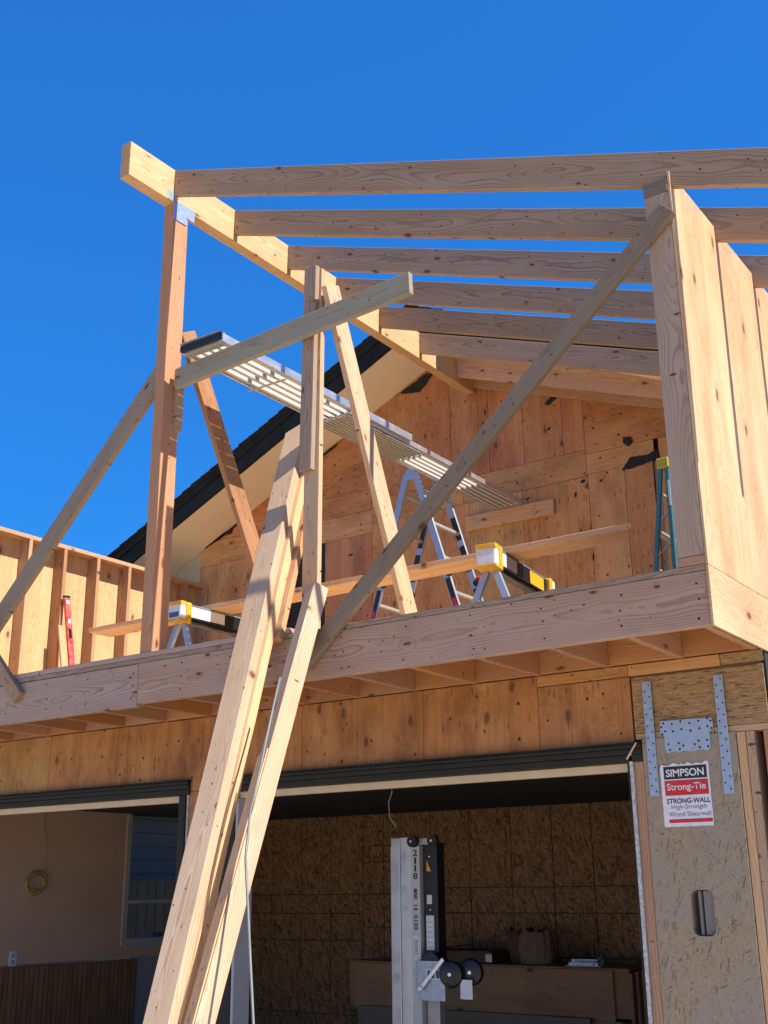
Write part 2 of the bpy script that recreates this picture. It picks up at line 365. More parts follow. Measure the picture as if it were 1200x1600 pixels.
M['ply_wall'] = plywood('stained_plywood', (0.54, 0.275, 0.095), (0.42, 0.18, 0.055), (0.19, 0.065, 0.02), stain=0.75, holes=1.25, strip=0.35, var=0.10, drip=0.75)
M['ply_wall_tan'] = plywood('stained_tan_plywood', (0.60, 0.36, 0.14), (0.48, 0.25, 0.085), (0.24, 0.095, 0.03), stain=0.55, holes=1.2, strip=0.25, var=0.08, drip=0.8)
M['osb'] = osb('oriented_strand_board', (0.40, 0.22, 0.09), (0.15, 0.07, 0.028), sc=1.35)
M['shear'] = osb('weathered_shear_panel', (0.36, 0.285, 0.18), (0.29, 0.22, 0.135), sc=2.6, w=0.7)

def lsl():
    s = NT('strand_lumber_header'); v = s.obj(); mp = s.nd('ShaderNodeMapping'); s.l.new(v, mp.inputs[0]); mp.inputs['Scale'].default_value = (9, 85, 40)
    nz = s.noise(mp.outputs[0], 1.0, 5, 0.7, 1.2); n2 = s.noise(mp.outputs[0], 2.6, 4, 0.6, 0.8)
    col = s.mix(s.rng(nz, 0.3, 0.7), (0.27, 0.155, 0.07), (0.47, 0.30, 0.14)); col = s.mix(s.rng(n2, 0.47, 0.36), col, (0.06, 0.032, 0.016))
    s.bump(nz, 0.6, 0.004); return s.out(col, 0.7, spec=0.2)
M['lsl'] = lsl()
M['black_trim'] = plain('dark_painted_trim', (0.024, 0.024, 0.018), 0.5, vary=0.2, sc=9, dirt=(0.04, 0.038, 0.028), spec=0.15)
M['fascia'] = plain('charcoal_fascia_paint', (0.024, 0.026, 0.022), 0.6, vary=0.2, sc=3, spec=0.12)
M['shingle'] = plain('dark_roof_shingles', (0.022, 0.022, 0.024), 0.9, vary=0.3, sc=30, bump=0.6)
M['soffit'] = plain('beige_soffit_paint', (0.86, 0.72, 0.50), 0.75, vary=0.03, sc=1.5, bump=0.1, spec=0.2)
M['stucco'] = plain('olive_wall_paint', (0.50, 0.46, 0.32), 0.8, vary=0.06, sc=2, bump=0.2)
M['stop'] = plain('pale_door_stop_wood', (0.62, 0.47, 0.28), 0.6, vary=0.06, sc=12)
M['white_edge'] = plain('chipped_white_trim', (0.62, 0.62, 0.58), 0.5, sc=60, dirt=(0.10, 0.11, 0.10))
M['drywall'] = plain('tan_drywall', (0.60, 0.40, 0.275), 0.85, vary=0.05, sc=1.4, spec=0.2)
M['drywall_blue'] = plain('grey_blue_drywall', (0.34, 0.34, 0.37), 0.85, vary=0.05, sc=1.4)
M['jamb'] = plain('grey_door_jamb_paint', (0.40, 0.40, 0.40), 0.5, vary=0.06, sc=4)
M['grip'] = plain('dull_grey_grip', (0.22, 0.20, 0.185), 0.8, vary=0.06, sc=8, spec=0.1)
M['grip_dark'] = plain('grey_green_recess', (0.17, 0.165, 0.14), 0.85, vary=0.06, sc=8, spec=0.1)  # greyish-green lining at the back of the hand hole
M['black'] = plain('black_plastic', (0.012, 0.012, 0.013), 0.4, vary=0.1)
M['rubber'] = plain('black_rubber', (0.02, 0.02, 0.02), 0.7, vary=0.1)
M['felt'] = plain('black_building_paper', (0.018, 0.018, 0.020), 0.85, vary=0.25, sc=18, bump=0.5)
M['yellow'] = plain('yellow_plastic', (0.80, 0.42, 0.02), 0.42, vary=0.12, sc=20)
M['alu'] = plain('mill_aluminium', (0.78, 0.79, 0.80), 0.36, metal=0.85, vary=0.06, sc=10)
M['alu_white'] = plain('bright_aluminium_slat', (0.58, 0.57, 0.53), 0.5, metal=0.3, vary=0.06, sc=12)
M['alu_dull'] = plain('dull_aluminium_frame', (0.50, 0.48, 0.43), 0.5, metal=0.5, vary=0.1, sc=12)
M['alu_rail'] = plain('ladder_rail_aluminium', (0.40, 0.44, 0.50), 0.4, metal=0.5, vary=0.06, sc=10)
M['zinc'] = plain('galvanised_steel', (0.41, 0.48, 0.56), 0.42, metal=0.55, vary=0.08, sc=30)
M['grey_steel'] = plain('painted_grey_steel', (0.28, 0.32, 0.36), 0.45, metal=0.3, vary=0.1, sc=20)
M['white_label'] = plain('white_label', (0.72, 0.72, 0.72), 0.5, vary=0.06, sc=30)
M['sign_white'] = plain('white_sign_paper', (0.74, 0.74, 0.78), 0.5, sc=26, dirt=(0.58, 0.57, 0.58))
M['red'] = plain('red_ink', (0.62, 0.02, 0.02), 0.45, vary=0.1, sc=20)
M['level_red'] = plain('red_level_paint', (0.62, 0.02, 0.025), 0.35, vary=0.12, sc=18, dirt=(0.55, 0.22, 0.2))
M['ink'] = plain('black_ink', (0.015, 0.015, 0.016), 0.5, vary=0.1, sc=20)
M['ink_grey'] = plain('grey_ink', (0.12, 0.12, 0.13), 0.5, vary=0.1, sc=20)
M['hole'] = plain('nail_hole_black', (0.008, 0.008, 0.009), 0.9, vary=0.1)
M['teal'] = plain('teal_fibreglass', (0.04, 0.19, 0.23), 0.5, vary=0.1, sc=16)
M['lime'] = plain('yellow_ladder_cap', (0.50, 0.42, 0.04), 0.5, vary=0.08)
M['pipe'] = plain('grey_conduit', (0.15, 0.155, 0.145), 0.55, metal=0.0, vary=0.1, sc=10)
M['concrete'] = plain('driveway_concrete', (0.56, 0.47, 0.36), 0.9, vary=0.12, sc=1.2, bump=0.3, spec=0.2)
M['soil'] = plain('dry_ground', (0.34, 0.29, 0.21), 0.95, vary=0.2, sc=0.6, bump=0.3, spec=0.1)
M['slab'] = plain('garage_slab', (0.17, 0.16, 0.15), 0.8, vary=0.12, sc=1.5)
M['ceiling'] = plain('shade_dark_ceiling', (0.022, 0.020, 0.018), 0.9, vary=0.1, sc=2)  # near-black base colour stands in for deep shade under the ceiling
M['ply_dark'] = plywood('dusty_brown_plywood', (0.50, 0.29, 0.14), (0.40, 0.21, 0.095), (0.20, 0.09, 0.04), stain=0.3, holes=0.5, strip=0.2, var=0.06)
M['bag'] = plain('brown_paper_bag', (0.25, 0.16, 0.09), 0.85, vary=0.15, sc=14, bump=0.5)
M['carton'] = plain('brown_cardboard', (0.14, 0.07, 0.045), 0.85, vary=0.12, sc=12)
M['coil'] = plain('yellow_cable', (0.50, 0.38, 0.13), 0.6, vary=0.1)
M['siding'] = plain('pale_lap_siding', (0.20, 0.22, 0.23), 0.7, vary=0.06, sc=3)
M['blue_tarp'] = plain('blue_tarp', (0.07, 0.13, 0.30), 0.6, vary=0.2, sc=8)
M['window_white'] = plain('white_window_vinyl', (0.48, 0.46, 0.42), 0.5, vary=0.05)
def glass():
    s = NT('window_glass'); s.b.inputs['Transmission Weight'].default_value = 1.0
    s.out((0.34, 0.38, 0.40), 0.03); s.b.inputs['IOR'].default_value = 1.1; return s.m  # dark tint stands in for the dim, sheltered light outside
M['glass'] = glass()
def wains():
    s = NT('grooved_wainscot'); v = s.obj(False); sp = s.nd('ShaderNodeSeparateXYZ'); s.l.new(v, sp.inputs[0])
    g = s.math('FRACT', s.math('MULTIPLY', sp.outputs[1], 19.0)); gr = s.math('LESS_THAN', g, 0.16)
    mp = s.nd('ShaderNodeMapping'); s.l.new(v, mp.inputs[0]); mp.inputs['Scale'].default_value = (3, 26, 26)
    n = s.noise(mp.outputs[0], 1.0, 4); col = s.mix(s.rng(n, 0.3, 0.7), (0.34, 0.20, 0.095), (0.19, 0.10, 0.045))
    col = s.mix(s.math('MULTIPLY', gr, 0.75), col, (0.02, 0.01, 0.006)); s.bump(s.math('SUBTRACT', 1.0, gr), 0.6, 0.004)
    return s.out(col, 0.5)
M['wainscot'] = wains()

exec_parts = True
# ================================================================== SETTING
def sheet(name, x0, x1, y0, y1, z, mat):
    bm = bmesh.new(); bm.faces.new([bm.verts.new(p) for p in ((x0,y0,z),(x1,y0,z),(x1,y1,z),(x0,y1,z))])
    return tag(link(name, mesh_from(bm, name, mat), Matrix.Identity(4), None, 0), kind='structure')
sheet('ground', -400, 400, -400, 400, -0.02, M['soil'])
sheet('driveway', -14, 12, -14, 5.44, -0.012, M['concrete'])
sheet('garage_floor', -8.7, -1.7, 5.44, 9.62, -0.006, M['slab'])

YF = 4.80      # front face of the deck rim
YW = 5.48      # face of the garage wall
DZ = 2.934     # top of the deck
XR = -1.643    # outer face of the right wall
K = 0.3743     # rafter slope
rz = lambda x: 6.342 - K*(x+5.117)

# ------------------------------------------------------------------ roof frame
rf = thing('roof_frame', (-5.16, 4.394, 6.09), 'open shed roof frame of eight parallel rafters hung on one sloping-away header beam', 'roof frame')
box('header_beam', -5.206, -5.117, 4.394, 8.79, 6.088, 6.344, M['fir_yellow'], 'y', rf)
for i, y in enumerate((4.80, 5.411, 6.018, 6.627, 7.229, 7.853, 8.471, 8.77)):
    x1 = -0.76
    p0 = Vector((-5.115, y+0.019, rz(-5.115)-0.099)); p1 = Vector((x1, y+0.019, rz(x1)-0.099))
    beam('rafter', p0, p1, 0.186, 0.038, (0, 0, 1), M['fir_grey'] if i in (0, 1, 2, 3, 4) else M['fir'], rf, cut0=-K, cut1=-K)
# post cap bracket
prism('bracket_plate', [(0, 0), (0.125, 0.0), (0.125, 0.06), (0.20, 0.06), (0.20, 0.15), (0.045, 0.15), (0.0, 0.15)], (0,1,0), (0,0,1), (-5.1165, 4.805, 5.965), 0.004, M['zinc'], rf, 0.001)
box('bracket_plate', -5.116, -5.112, 4.745, 4.798, 6.09, 6.17, M['zinc'], 'x', rf, 0.001)

# ------------------------------------------------------------------ deck
dk = thing('deck_platform', (-5.2, YF, 2.66), 'cantilevered upper deck with pale rim boards and open joists underneath', 'deck')
box('rim_board', -5.199, -1.655, YF, YF+0.044, 2.660, 2.904, M['fir_pale'], 'x', dk)
box('rim_board', -9.0, -5.202, YF, YF+0.044, 2.645, 2.902, M['fir_pale'], 'x', dk)
box('subfloor_edge', -9.0, -1.658, YF-0.003, YF+0.018, 2.9065, DZ-0.001, M['fir_grey'], 'x', dk)
box('subfloor', -8.70, -1.658, YF+0.0195, 8.83, 2.9065, DZ, M['ply_deck'], 'x', dk)
box('edge_strip', -9.0, -4.02, YF-0.001, YF+0.06, DZ+0.001, DZ+0.032, M['fir_pale'], 'x', dk)
jx = [-1.70] + [-2.066 - 0.3975*k for k in range(18)]
for k, x in enumerate(jx):
    box('joist', x-0.019, x+0.019, YF+0.046, 8.8, 2.665, 2.904, M['fir_joist'], 'y', dk)
for a, b in zip(jx, jx[1:]):
    box('blocking', b+0.0195, a-0.0195, YW-0.02, YW+0.018, 2.668, 2.902, M['fir_joist'], 'x', dk)

rn = random.Random(31)
for x in jx[:13]:
    for z in (2.705, 2.775, 2.86):
        cyl('nail', (x+rn.uniform(-.012, .012), YF-0.0005, z+rn.uniform(-.012, .012)), (0, 1, 0), 0.0048, 0.002, M['hole'], dk, seg=10, bev=0)
# ------------------------------------------------------------------ right wall
rw = thing('right_wall', (-1.71, YF, DZ), 'framed upper wall sheathed in bright new plywood at the right', 'wall')
box('corner_post', -1.780, -1.657, YF-0.012, YF+0.126, DZ+0.042, 4.815, M['fir_grey'], 'z', rw)
box('bottom_plate', -1.785, -1.657, YF-0.008, 8.8, DZ+0.001, DZ+0.040, M['fir'], 'y', rw)
beam('top_plate', (-1.72, YF-0.016, 4.836), (-1.72, 8.8, 4.836), 0.125, 0.037, (1, 0, 0), M['weathered'], rw)
beam('top_plate', (-1.72, YF-0.013, 4.875), (-1.72, 8.8, 4.875), 0.125, 0.037, (1, 0, 0), M['weathered'], rw)
for y in (5.25, 5.66, 6.06, 6.47, 6.88, 7.28, 7.69, 8.1, 8.5): box('stud', -1.785, -1.657, y, y+0.038, DZ+0.042, 4.815, M['fir'], 'z', rw)
for a, b in ((YF-0.012, 5.41), (5.412, 6.02), (6.022, 7.24), (7.242, 8.84)):
    box('sheathing_panel', XR-0.012, XR, a, b, DZ-0.006, 4.922, M['ply_new'], 'z', rw, 0.001)
for a, b in ((YF-0.012, 7.2), (7.202, 8.84)):
    box('sheathing_panel', XR-0.012, XR, a, b, 2.655, DZ-0.009, M['ply_new'], 'y', rw, 0.001)
# ragged splintered end of the rim at the corner
rnd = random.Random(4); pts = [(0, 0)] + [(0.006*(k % 2)+rnd.uniform(0.006, 0.024)*(1 if k % 2 else .5), 0.004+0.238*k/27) for k in range(28)] + [(0, 0.245)]
prism('splintered_edge', [(-x, z) for x, z in pts], (1,0,0), (0,0,1), (-1.6445, YF-0.0005, 2.672), 0.006, M['fir_red'], dk, 0)

# ------------------------------------------------------------------ posts
o = tag(box('corner_post', -5.207, -5.118, YF+0.008, YF+0.147, DZ+0.033, 6.086, M['fir_red'], 'z'), 'tall reddish post at the deck\'s left corner carrying the roof beam', 'post')
cp = thing('centre_post', (-4.02, 4.95, DZ), 'free-standing doubled post in the middle of the deck edge, its top cut short', 'post')
beam('front_stud', (-4.034, 4.949, 3.93), (-4.008, 4.949, 5.268), 0.092, 0.038, (1, 0, 0), M['fir_grey'], cp)
beam('back_stud', (-4.022, 4.988, DZ+0.002), (-4.004, 4.988, 5.258), 0.112, 0.038, (1, 0, 0), M['fir_yellow'], cp)

def single(name, label, cat, fn, *a, **k):
    o = fn(name, *a, **k); return tag(o, label, cat)
BR = 'temporary wooden braces holding the frame'
def brace(label, *a, **k):
    o = beam('brace_board', *a, **k); return tag(o, label, 'brace', BR)
brace('long grey diagonal brace running from the right corner post down to the deck rim', (-3.90, 4.765, 2.735), (-1.655, 4.765, 4.70), 0.092, 0.038, (-.66, 0, .75), M['weathered'])
brace('pale greenish board nailed across both posts, its right end sticking up in the air', (-5.075, 4.875, 4.773), (-3.215, 4.86, 4.858), 0.138, 0.038, (0, 0, 1), M['treated'])
brace('yellow raking board leaning from the middle post back onto the deck', (-3.895, 4.985, 5.12), (-3.895, 5.90, 2.96), 0.140, 0.038, (0, .9, .4), M['fir_yellow'])
brace('reddish raking board behind the left corner post, partly in shadow', (-5.155, 5.02, 5.20), (-5.155, 6.23, 2.96), 0.140, 0.038, (0, .9, .4), M['fir_red'])
brace('grey diagonal brace from the left corner post down out of the picture at left', (-5.215, 4.87, 4.86), (-7.15, 4.87, 2.70+0.25), 0.135, 0.038, (.6, 0, .75), M['weathered'])
brace('short visible end of a brace nailed to the deck rim at the far left', (-6.285, 4.776, 2.80), (-7.6, 4.776, 4.10), 0.092, 0.038, (.7, 0, .7), M['fir_grey'])
single('scab_block', 'short pale wood block nailed behind the left post under the crossing board', 'wood block', box, -5.116, -5.080, 4.896, 4.95, 4.43, 4.86, M['fir_grey'], 'z')

# ------------------------------------------------------------------ leaning timbers
def lean(name, label, x0, x1, yf, w, t, z1, mat, dx=-0.16, k=0.45, z0=-0.01, rot=0.0, right=False, **kw):
    """x0,yf: left front edge at z=1.06; leans back k metres per metre of height"""
    f = lambda z: Vector((x0 + dx*(z-1.06), yf + k*(z-1.06), z))
    d = (f(1)-f(0)).normalized(); wd = Vector((1, 0, 0)); wd = (wd - d*wd.dot(d)).normalized(); n = wd.cross(d); n = n if n.y > 0 else -n
    a = R(rot); wd, n = wd*math.cos(a)-n*math.sin(a), n*math.cos(a)+wd*math.sin(a)
    c = wd*w/2*(-1 if right else 1) + n*t/2
    o = beam(name, f(z0+0.05)+c, f(z1)+c, w, t, wd, mat, **kw)
    return tag(o, label, 'timber', 'long timbers leaning on the deck edge')
lean('leaning_timber', 'widest and frontmost of the long timbers leaning against the deck edge', -3.944, 0, 3.777, 0.150, 0.058, 4.40, M['fir_cream'], cut1=0.3)
lean('leaning_timber', 'pale timber tucked directly behind the widest leaning timber, reaching as high', -3.938, 0, 3.842, 0.150, 0.056, 4.33, M['fir_yellow'], dx=-0.153)
lean('leaning_timber', 'narrow leaning timber to the right of the widest one, top just above the rim', -3.647, 0, 3.782, 0.089, 0.092, 3.19, M['fir'], dx=-0.070, rot=22, right=True, cut1=-0.2)
lean('leaning_timber', 'thin added orange sheet standing for warm bounce light on the narrow leaning timber', -3.651, 0, 3.7715, 0.086, 0.007, 2.24, M['fir_orange'], dx=-0.070, rot=22, right=True, cut1=0.2, bev=0.0005)  # added orange face: warm bounced light on the timber, put in as colour
lean('leaning_timber', 'pale board peeking out behind the widest leaning timber', -3.86, 0, 3.90, 0.09, 0.038, 3.9, M['fir'], dx=-0.145, k=0.452, z0=2.84)
single('conduit', 'thin grey conduit hanging over the leaning timbers', 'conduit', tube,
       [(-3.80, 4.47, 2.62), (-3.785, 4.42, 2.52), (-3.725, 4.29, 2.30), (-3.697, 4.225, 2.175), (-3.669, 4.12, 1.933), (-3.609, 4.03, 1.732), (-3.507, 3.94, 1.518), (-3.407, 3.85, 1.319), (-3.294, 3.75, 1.091), (-3.10, 3.60, 0.62), (-3.02, 3.52, 0.2), (-3.0, 3.5, 0.0)], 0.006, M['pipe'])

# ------------------------------------------------------------------ left stud wall
sw = thing('stud_wall', (-8.6, 6.5, DZ), 'low sunlit stud wall with open bays along the left side of the deck', 'wall')
XS = -8.54
box('top_plate', XS-0.14, XS, 4.84, 8.825, 4.700, 4.738, M['fir'], 'y', sw)
box('bottom_plate', XS-0.14, XS, 4.84, 8.825, DZ+0.001, DZ+0.039, M['fir'], 'y', sw)
for k in range(-4, 6):
    y = 6.46 + 0.406*k
    box('stud', XS-0.14, XS, y, y+0.038, DZ+0.04, 4.699, M['fir_red'] if k % 2 else M['fir'], 'z', sw)
box('stud', XS-0.14, XS, 8.78, 8.818, DZ+0.04, 4.699, M['fir'], 'z', sw)
for a, b in ((4.84, 6.08), (6.082, 7.30), (7.302, 8.825)):
    box('sheathing_panel', XS-0.153, XS-0.141, a, b, 2.66, 4.74, M['ply_in'], 'z', sw, 0.001)

# ------------------------------------------------------------------ existing house: gable wall and roof
YG = 8.83
def gz(x): return 6.495+0.452*(x+5.689) if x < -5.446 else 6.605-0.452*(x+5.446)
gw = thing('gable_wall', (-6, YG, DZ), 'gable end wall of patched old orange plywood sheets behind the deck', 'wall')
def clip(poly, f):
    out = []
    for i in range(len(poly)):
        a, b = poly[i], poly[(i+1) % len(poly)]; fa, fb = f(a), f(b)
        if fa >= 0: out.append(a)
        if (fa >= 0) != (fb >= 0):
            t = fa/(fa-fb); out.append((a[0]+(b[0]-a[0])*t, a[1]+(b[1]-a[1])*t))
    return out
def panel(x0, x1, z0, z1, g, mat, proud=0.0, parent=None, name='plywood_panel'):
    e = 0.0018
    poly = [(x0+e, z0+e), (x1-e, z0+e), (x1-e, z1-e), (x0+e, z1-e)]
    poly = clip(poly, lambda p: 6.495+0.452*(p[0]+5.689)-p[1]); 
    if poly: poly = clip(poly, lambda p: 6.605-0.452*(p[0]+5.446)-p[1])
    if len(poly) < 3: return
    cx = (x0+x1)/2; cz = (z0+z1)/2
    if g == 'h': prism(name, [(x-cx, z-cz) for x, z in poly], (1,0,0), (0,0,1), (cx, YG+0.012, cz), 0.012+proud, mat, parent or gw)
    else: prism(name, [(z-cz, cx-x) for x, z in poly], (0,0,1), (-1,0,0), (cx, YG+0.012, cz), 0.012+proud, mat, parent or gw)
O, T, RD = M['ply_old'], M['ply_old_tan'], M['ply_old_red']
for a in ((-8.68, -7.95, 4.96, 5.23, 'h', T), (-8.68, -7.95, DZ, 4.96, 'v', T), (-7.95, -7.56, DZ, 5.23, 'v', O), (-8.68, -7.4, 5.23, 7, 'h', O),
          (-7.4, -6.36, 5.40, 6.0, 'h', O), (-7.4, -6.36, 5.175, 5.40, 'h', O), (-7.56, -7.0, 4.93, 5.175, 'h', O), (-7.0, -6.36, 4.935, 5.175, 'h', T),
          (-7.4, -6.36, 6.0, 7, 'h', O), (-7.56, -6.945, DZ, 3.25, 'v', O), (-6.945, -6.36, DZ, 4.935, 'v', RD), (-6.36, -5.24, DZ, 5.02, 'v', O),
          (-6.36, -5.42, 5.27, 7, 'v', O), (-6.36, -5.3, 5.02, 5.27, 'h', O), (-5.42, -5.0, 5.27, 7, 'v', O), (-5.0, -4.64, 5.27, 7, 'v', RD), (-4.64, -4.24, 5.27, 7, 'v', RD),
          (-4.24, -4.03, 5.27, 7, 'v', RD), (-5.3, -4.03, 5.02, 5.27, 'h', T), (-4.03, -3.0, 5.22, 7, 'h', O), (-4.03, -3.4, 5.035, 5.22, 'h', T),
          (-5.24, -4.68, DZ, 5.02, 'v', T), (-4.68, -4.02, DZ, 5.02, 'v', O), (-4.02, -3.68, DZ, 5.035, 'v', T), (-3.68, -3.42, DZ, 5.035, 'v', RD),
          (-3.36, -2.4, DZ, 5.22, 'v', T), (-2.4, -1.70, DZ, 4.80, 'v', O)):
    panel(*a)
gi = box('wall_core', -8.68, -1.70, YG+0.05, YG+0.16, DZ, 4.8, M['black_trim'], 'x', gw, 0)
prism('gable_core', [(-8.68, 4.8), (-3.0, 4.8), (-3.0, 5.4), (-5.446, 6.55), (-8.68, 5.1)], (1,0,0), (0,0,1), (0, YG+0.16, 0), 0.11, M['black_trim'], gw, 0)
box('dark_window', -7.56, -6.945, YG+0.02, YG+0.04, 3.25, 4.93, M['black_trim'], 'z', gw, 0.001)
box('vertical_batten', -3.418, -3.362, YG+0.02, YG+0.045, DZ, 5.03, M['weathered'], 'z', gw, 0.001)
box('painted_wall', -9.8, -8.69, YG+0.012, YG+0.1, 2.6, 5.0, M['stucco'], 'x', gw, 0)
prism('painted_wall_top', [(-9.8, 5.0), (-8.69, 5.0), (-8.69, 5.138), (-8.99, 5.0)], (1,0,0), (0,0,1), (0, YG+0.1, 0), 0.088, M['stucco'], gw, 0)
# torn black building paper scraps
rsc = random.Random(21)
def scrap(label, pts, y=YG-0.003):
    q = []
    for i, p in enumerate(pts):
        n_ = pts[(i+1) % len(pts)]; L_ = math.hypot(n_[0]-p[0], n_[1]-p[1]); m_ = max(1, int(L_/0.02))
        for k in range(m_):
            j_ = min(0.005, L_*0.2) if k else 0
            q.append((p[0]+(n_[0]-p[0])*k/m_+rsc.uniform(-j_, j_), p[1]+(n_[1]-p[1])*k/m_+rsc.uniform(-j_, j_)))
    pts = q
    cx = sum(p[0] for p in pts)/len(pts); cz = sum(p[1] for p in pts)/len(pts)
    o = prism('torn_paper', [(x-cx, z-cz) for x, z in pts], (1,0,0), (0,0,1), (cx, y, cz), 0.004, M['felt'], gw, 0)
    return o
scrap('', [(-4.40, 5.80), (-4.33, 5.86), (-4.22, 5.885), (-4.14, 5.93), (-4.13, 5.89), (-4.22, 5.85), (-4.36, 5.78)])
scrap('', [(-3.67, 5.30), (-3.60, 5.29), (-3.575, 5.24), (-3.62, 5.20), (-3.665, 5.24)])
scrap('', [(-3.70, 5.00), (-3.62, 5.10), (-3.53, 5.10), (-3.46, 5.09), (-3.36, 5.12), (-3.35, 5.03), (-3.47, 5.02), (-3.60, 5.00)])
scrap('', [(-6.00, 6.33), (-5.84, 6.395), (-5.69, 6.46), (-5.58, 6.45), (-5.70, 6.33), (-5.76, 6.28), (-5.86, 6.295)])
scrap('', [(-8.62, 5.235), (-8.40, 5.26), (-8.22, 5.27), (-8.20, 5.33), (-8.12, 5.36), (-8.05, 5.42), (-8.3, 5.31), (-8.62, 5.165)])
scrap('', [(-7.12, 5.83), (-6.98, 5.87), (-6.80, 5.95), (-6.78, 5.985), (-7.0, 5.895), (-7.15, 5.825)])
for (x, z, w, h) in ((-4.07, 4.98, .05, .03), (-4.62, 4.93, .04, .02), (-4.15, 4.87, .02, .05), (-4.02, 4.28, .018, .07), (-6.62, 4.75, .06, .016), (-5.85, 5.45, .03, .02), (-7.4, 5.0, .04, .02), (-4.37, 5.55, .03, .03), (-3.9, 4.95, .03, .02)):
    scrap('', [(x-w/2, z-h/3), (x, z-h/2), (x+w/2, z), (x+w/3, z+h/2), (x-w/3, z+h/3)])

hr = thing('house_roof', (-5.446, 8.2, 6.8), 'dark shingled gable roof overhang with charcoal fascia and beige soffit', 'roof')
xl = -10.4
YE = 8.2
def zs(x): return gz(x)
# right slope stops where the new frame begins
for side, xa in ((-1, xl), (1, -2.75)):
    za = gz(xa) if side < 0 else gz(xa)
    n = 'left' if side < 0 else 'right'
    # fascia (two stepped courses), soffit, shingle deck; polygons run along the slope
    def strip(name, lo, hi, y0, y1, mat, par):
        pts = [(xa, za+lo), (-5.446, 6.605+lo), (-5.446, 6.605+hi), (xa, za+hi)]
        return prism(name, pts, (1,0,0), (0,0,1), (0, y1, 0), y1-y0, mat, par, 0.002)
    strip('fascia_board', -0.004, 0.15, YE, YE+0.035, M['fascia'], hr)
    strip('fascia_trim', 0.152, 0.225, YE-0.022, YE+0.035, M['fascia'], hr)
    strip('drip_edge', 0.227, 0.243, YE-0.035, YE+0.035, M['shingle'], hr)
    strip('soffit_board', 0.004, 0.03, YE+0.037, 8.85, M['soffit'], hr)
    strip('roof_deck', 0.06, 0.235, YE+0.037, 12.0, M['shingle'], hr)
    # shingle courses, each a shallow step
    L = abs(-5.446-xa); nC = int(L/0.13)
    bm = bmesh.new()
    for k in range(nC):
        t0 = k/nC; t1 = (k+1.12)/nC
        x0 = xa+(-5.446-xa)*t0; x1 = xa+(-5.446-xa)*min(t1, 1)
        z0 = za+(6.605-za)*t0+0.246+0.014; z1 = za+(6.605-za)*min(t1, 1)+0.244
        jt = 0.012*random.random()
        q = [(x0, z0), (x1, z1+0.004), (x1, z1-0.004), (x0, z0-0.014)]
        a = [bm.verts.new((x, YE-0.055-jt, z)) for x, z in q]; b = [bm.verts.new((x, 12.0, z)) for x, z in q]
        for i in range(4): bm.faces.new((a[i], a[(i+1)%4], b[(i+1)%4], b[i]))
        bm.faces.new(a); bm.faces.new(b[::-1])
    bmesh.ops.recalc_face_normals(bm, faces=bm.faces)
    link('shingle_courses', mesh_from(bm, 'shingle_courses', M['shingle']), Matrix.Identity(4), hr, 0)

# ------------------------------------------------------------------ garage front wall
fw = thing('garage_front_wall', (-4, YW, 0), 'lower garage wall of stained old plywood with two dark-trimmed door openings', 'wall')
zt = 2.663
def wp(x0, x1, z0, z1, g, mat, y=YW, t=0.018, name='plywood_panel'):
    return box(name, x0+0.0015, x1-0.0015, y, y+t, z0+0.0015, z1-0.0015, mat, g, fw, 0.001)
wp(-8.70, -7.85, 2.20, zt, 'z', M['ply_wall_tan']); wp(-7.85, -6.80, 2.20, zt, 'z', M['ply_wall_tan']); wp(-6.80, -5.73, 2.20, zt, 'z', M['ply_wall'])
wp(-5.73, -4.48, 2.20, zt, 'z', M['ply_wall']); wp(-4.48, -3.60, 2.20, zt, 'z', M['ply_wall']); wp(-3.60, -2.87, 2.20, zt, 'z', M['ply_wall'])
wp(-2.87, -2.345, 2.20, zt-0.06, 'z', M['ply_wall']); wp(-2.87, -2.35, zt-0.058, zt, 'x', M['ply_wall'], y=YW-0.003); wp(-2.35, -1.87, zt-0.058, zt, 'x', M['ply_old_tan'], y=YW-0.004); wp(-1.87, -1.66, zt-0.056, zt, 'x', M['lsl'], y=YW-0.002)
wp(-5.40, -5.11, 0.0, 2.20, 'z', M['ply_wall'])
box('wall_backing', -8.7, -1.68, YW+0.03, YW+0.11, 2.31, 2.655, M['fir_red'], 'x', fw, 0)
box('pier_core', -5.46, -5.0, YW+0.03, YW+0.11, 0, 2.30, M['black_trim'], 'z', fw, 0)
box('strand_header', -2.335, -1.665, YW-0.004, YW+0.10, 2.318, 2.594, M['lsl'], 'x', fw)
box('header_plate', -2.335, -1.665, YW-0.001, YW+0.09, 2.286, 2.316, M['fir_yellow'], 'x', fw)
# dark casings of the two openings
def casing(xa, xb, parent):
    c = thing('door_casing', ((xa+xb)/2, YW, 0), 'x', 'x')
    del c['label']; del c['category']; c.parent = parent; c.location = (xa-parent.location.x, 0, 0); WM[c.name] = Matrix.Translation((xa, YW, 0))
    for (z0, z1, y0) in ((2.178, 2.215, YW-0.020), (2.216, 2.243, YW-0.030), (2.244, 2.262, YW-0.040)):
        box('head_trim', xa-0.085, xb+0.085, y0, YW+0.11, z0, z1, M['black_trim'], 'x', c, 0.004)
    box('head_flashing', xa-0.09, xb+0.09, YW-0.046, YW-0.0005, 2.263, 2.272, M['fascia'], 'x', c, 0.001)
    box('door_stop', xa+0.002, xb-0.002, YW+0.012, YW+0.06, 2.137, 2.177, M['stop'], 'x', c, 0.003)
    return c
c1 = casing(-7.92, -5.475, fw)
box('side_trim', -5.473, -5.418, YW-0.022, YW+0.10, 0, 2.177, M['black_trim'], 'z', c1, 0.004)
box('white_bead', -5.414, -5.403, YW-0.008, YW+0.010, 0, 2.25, M['white_edge'], 'z', c1, 0.001)
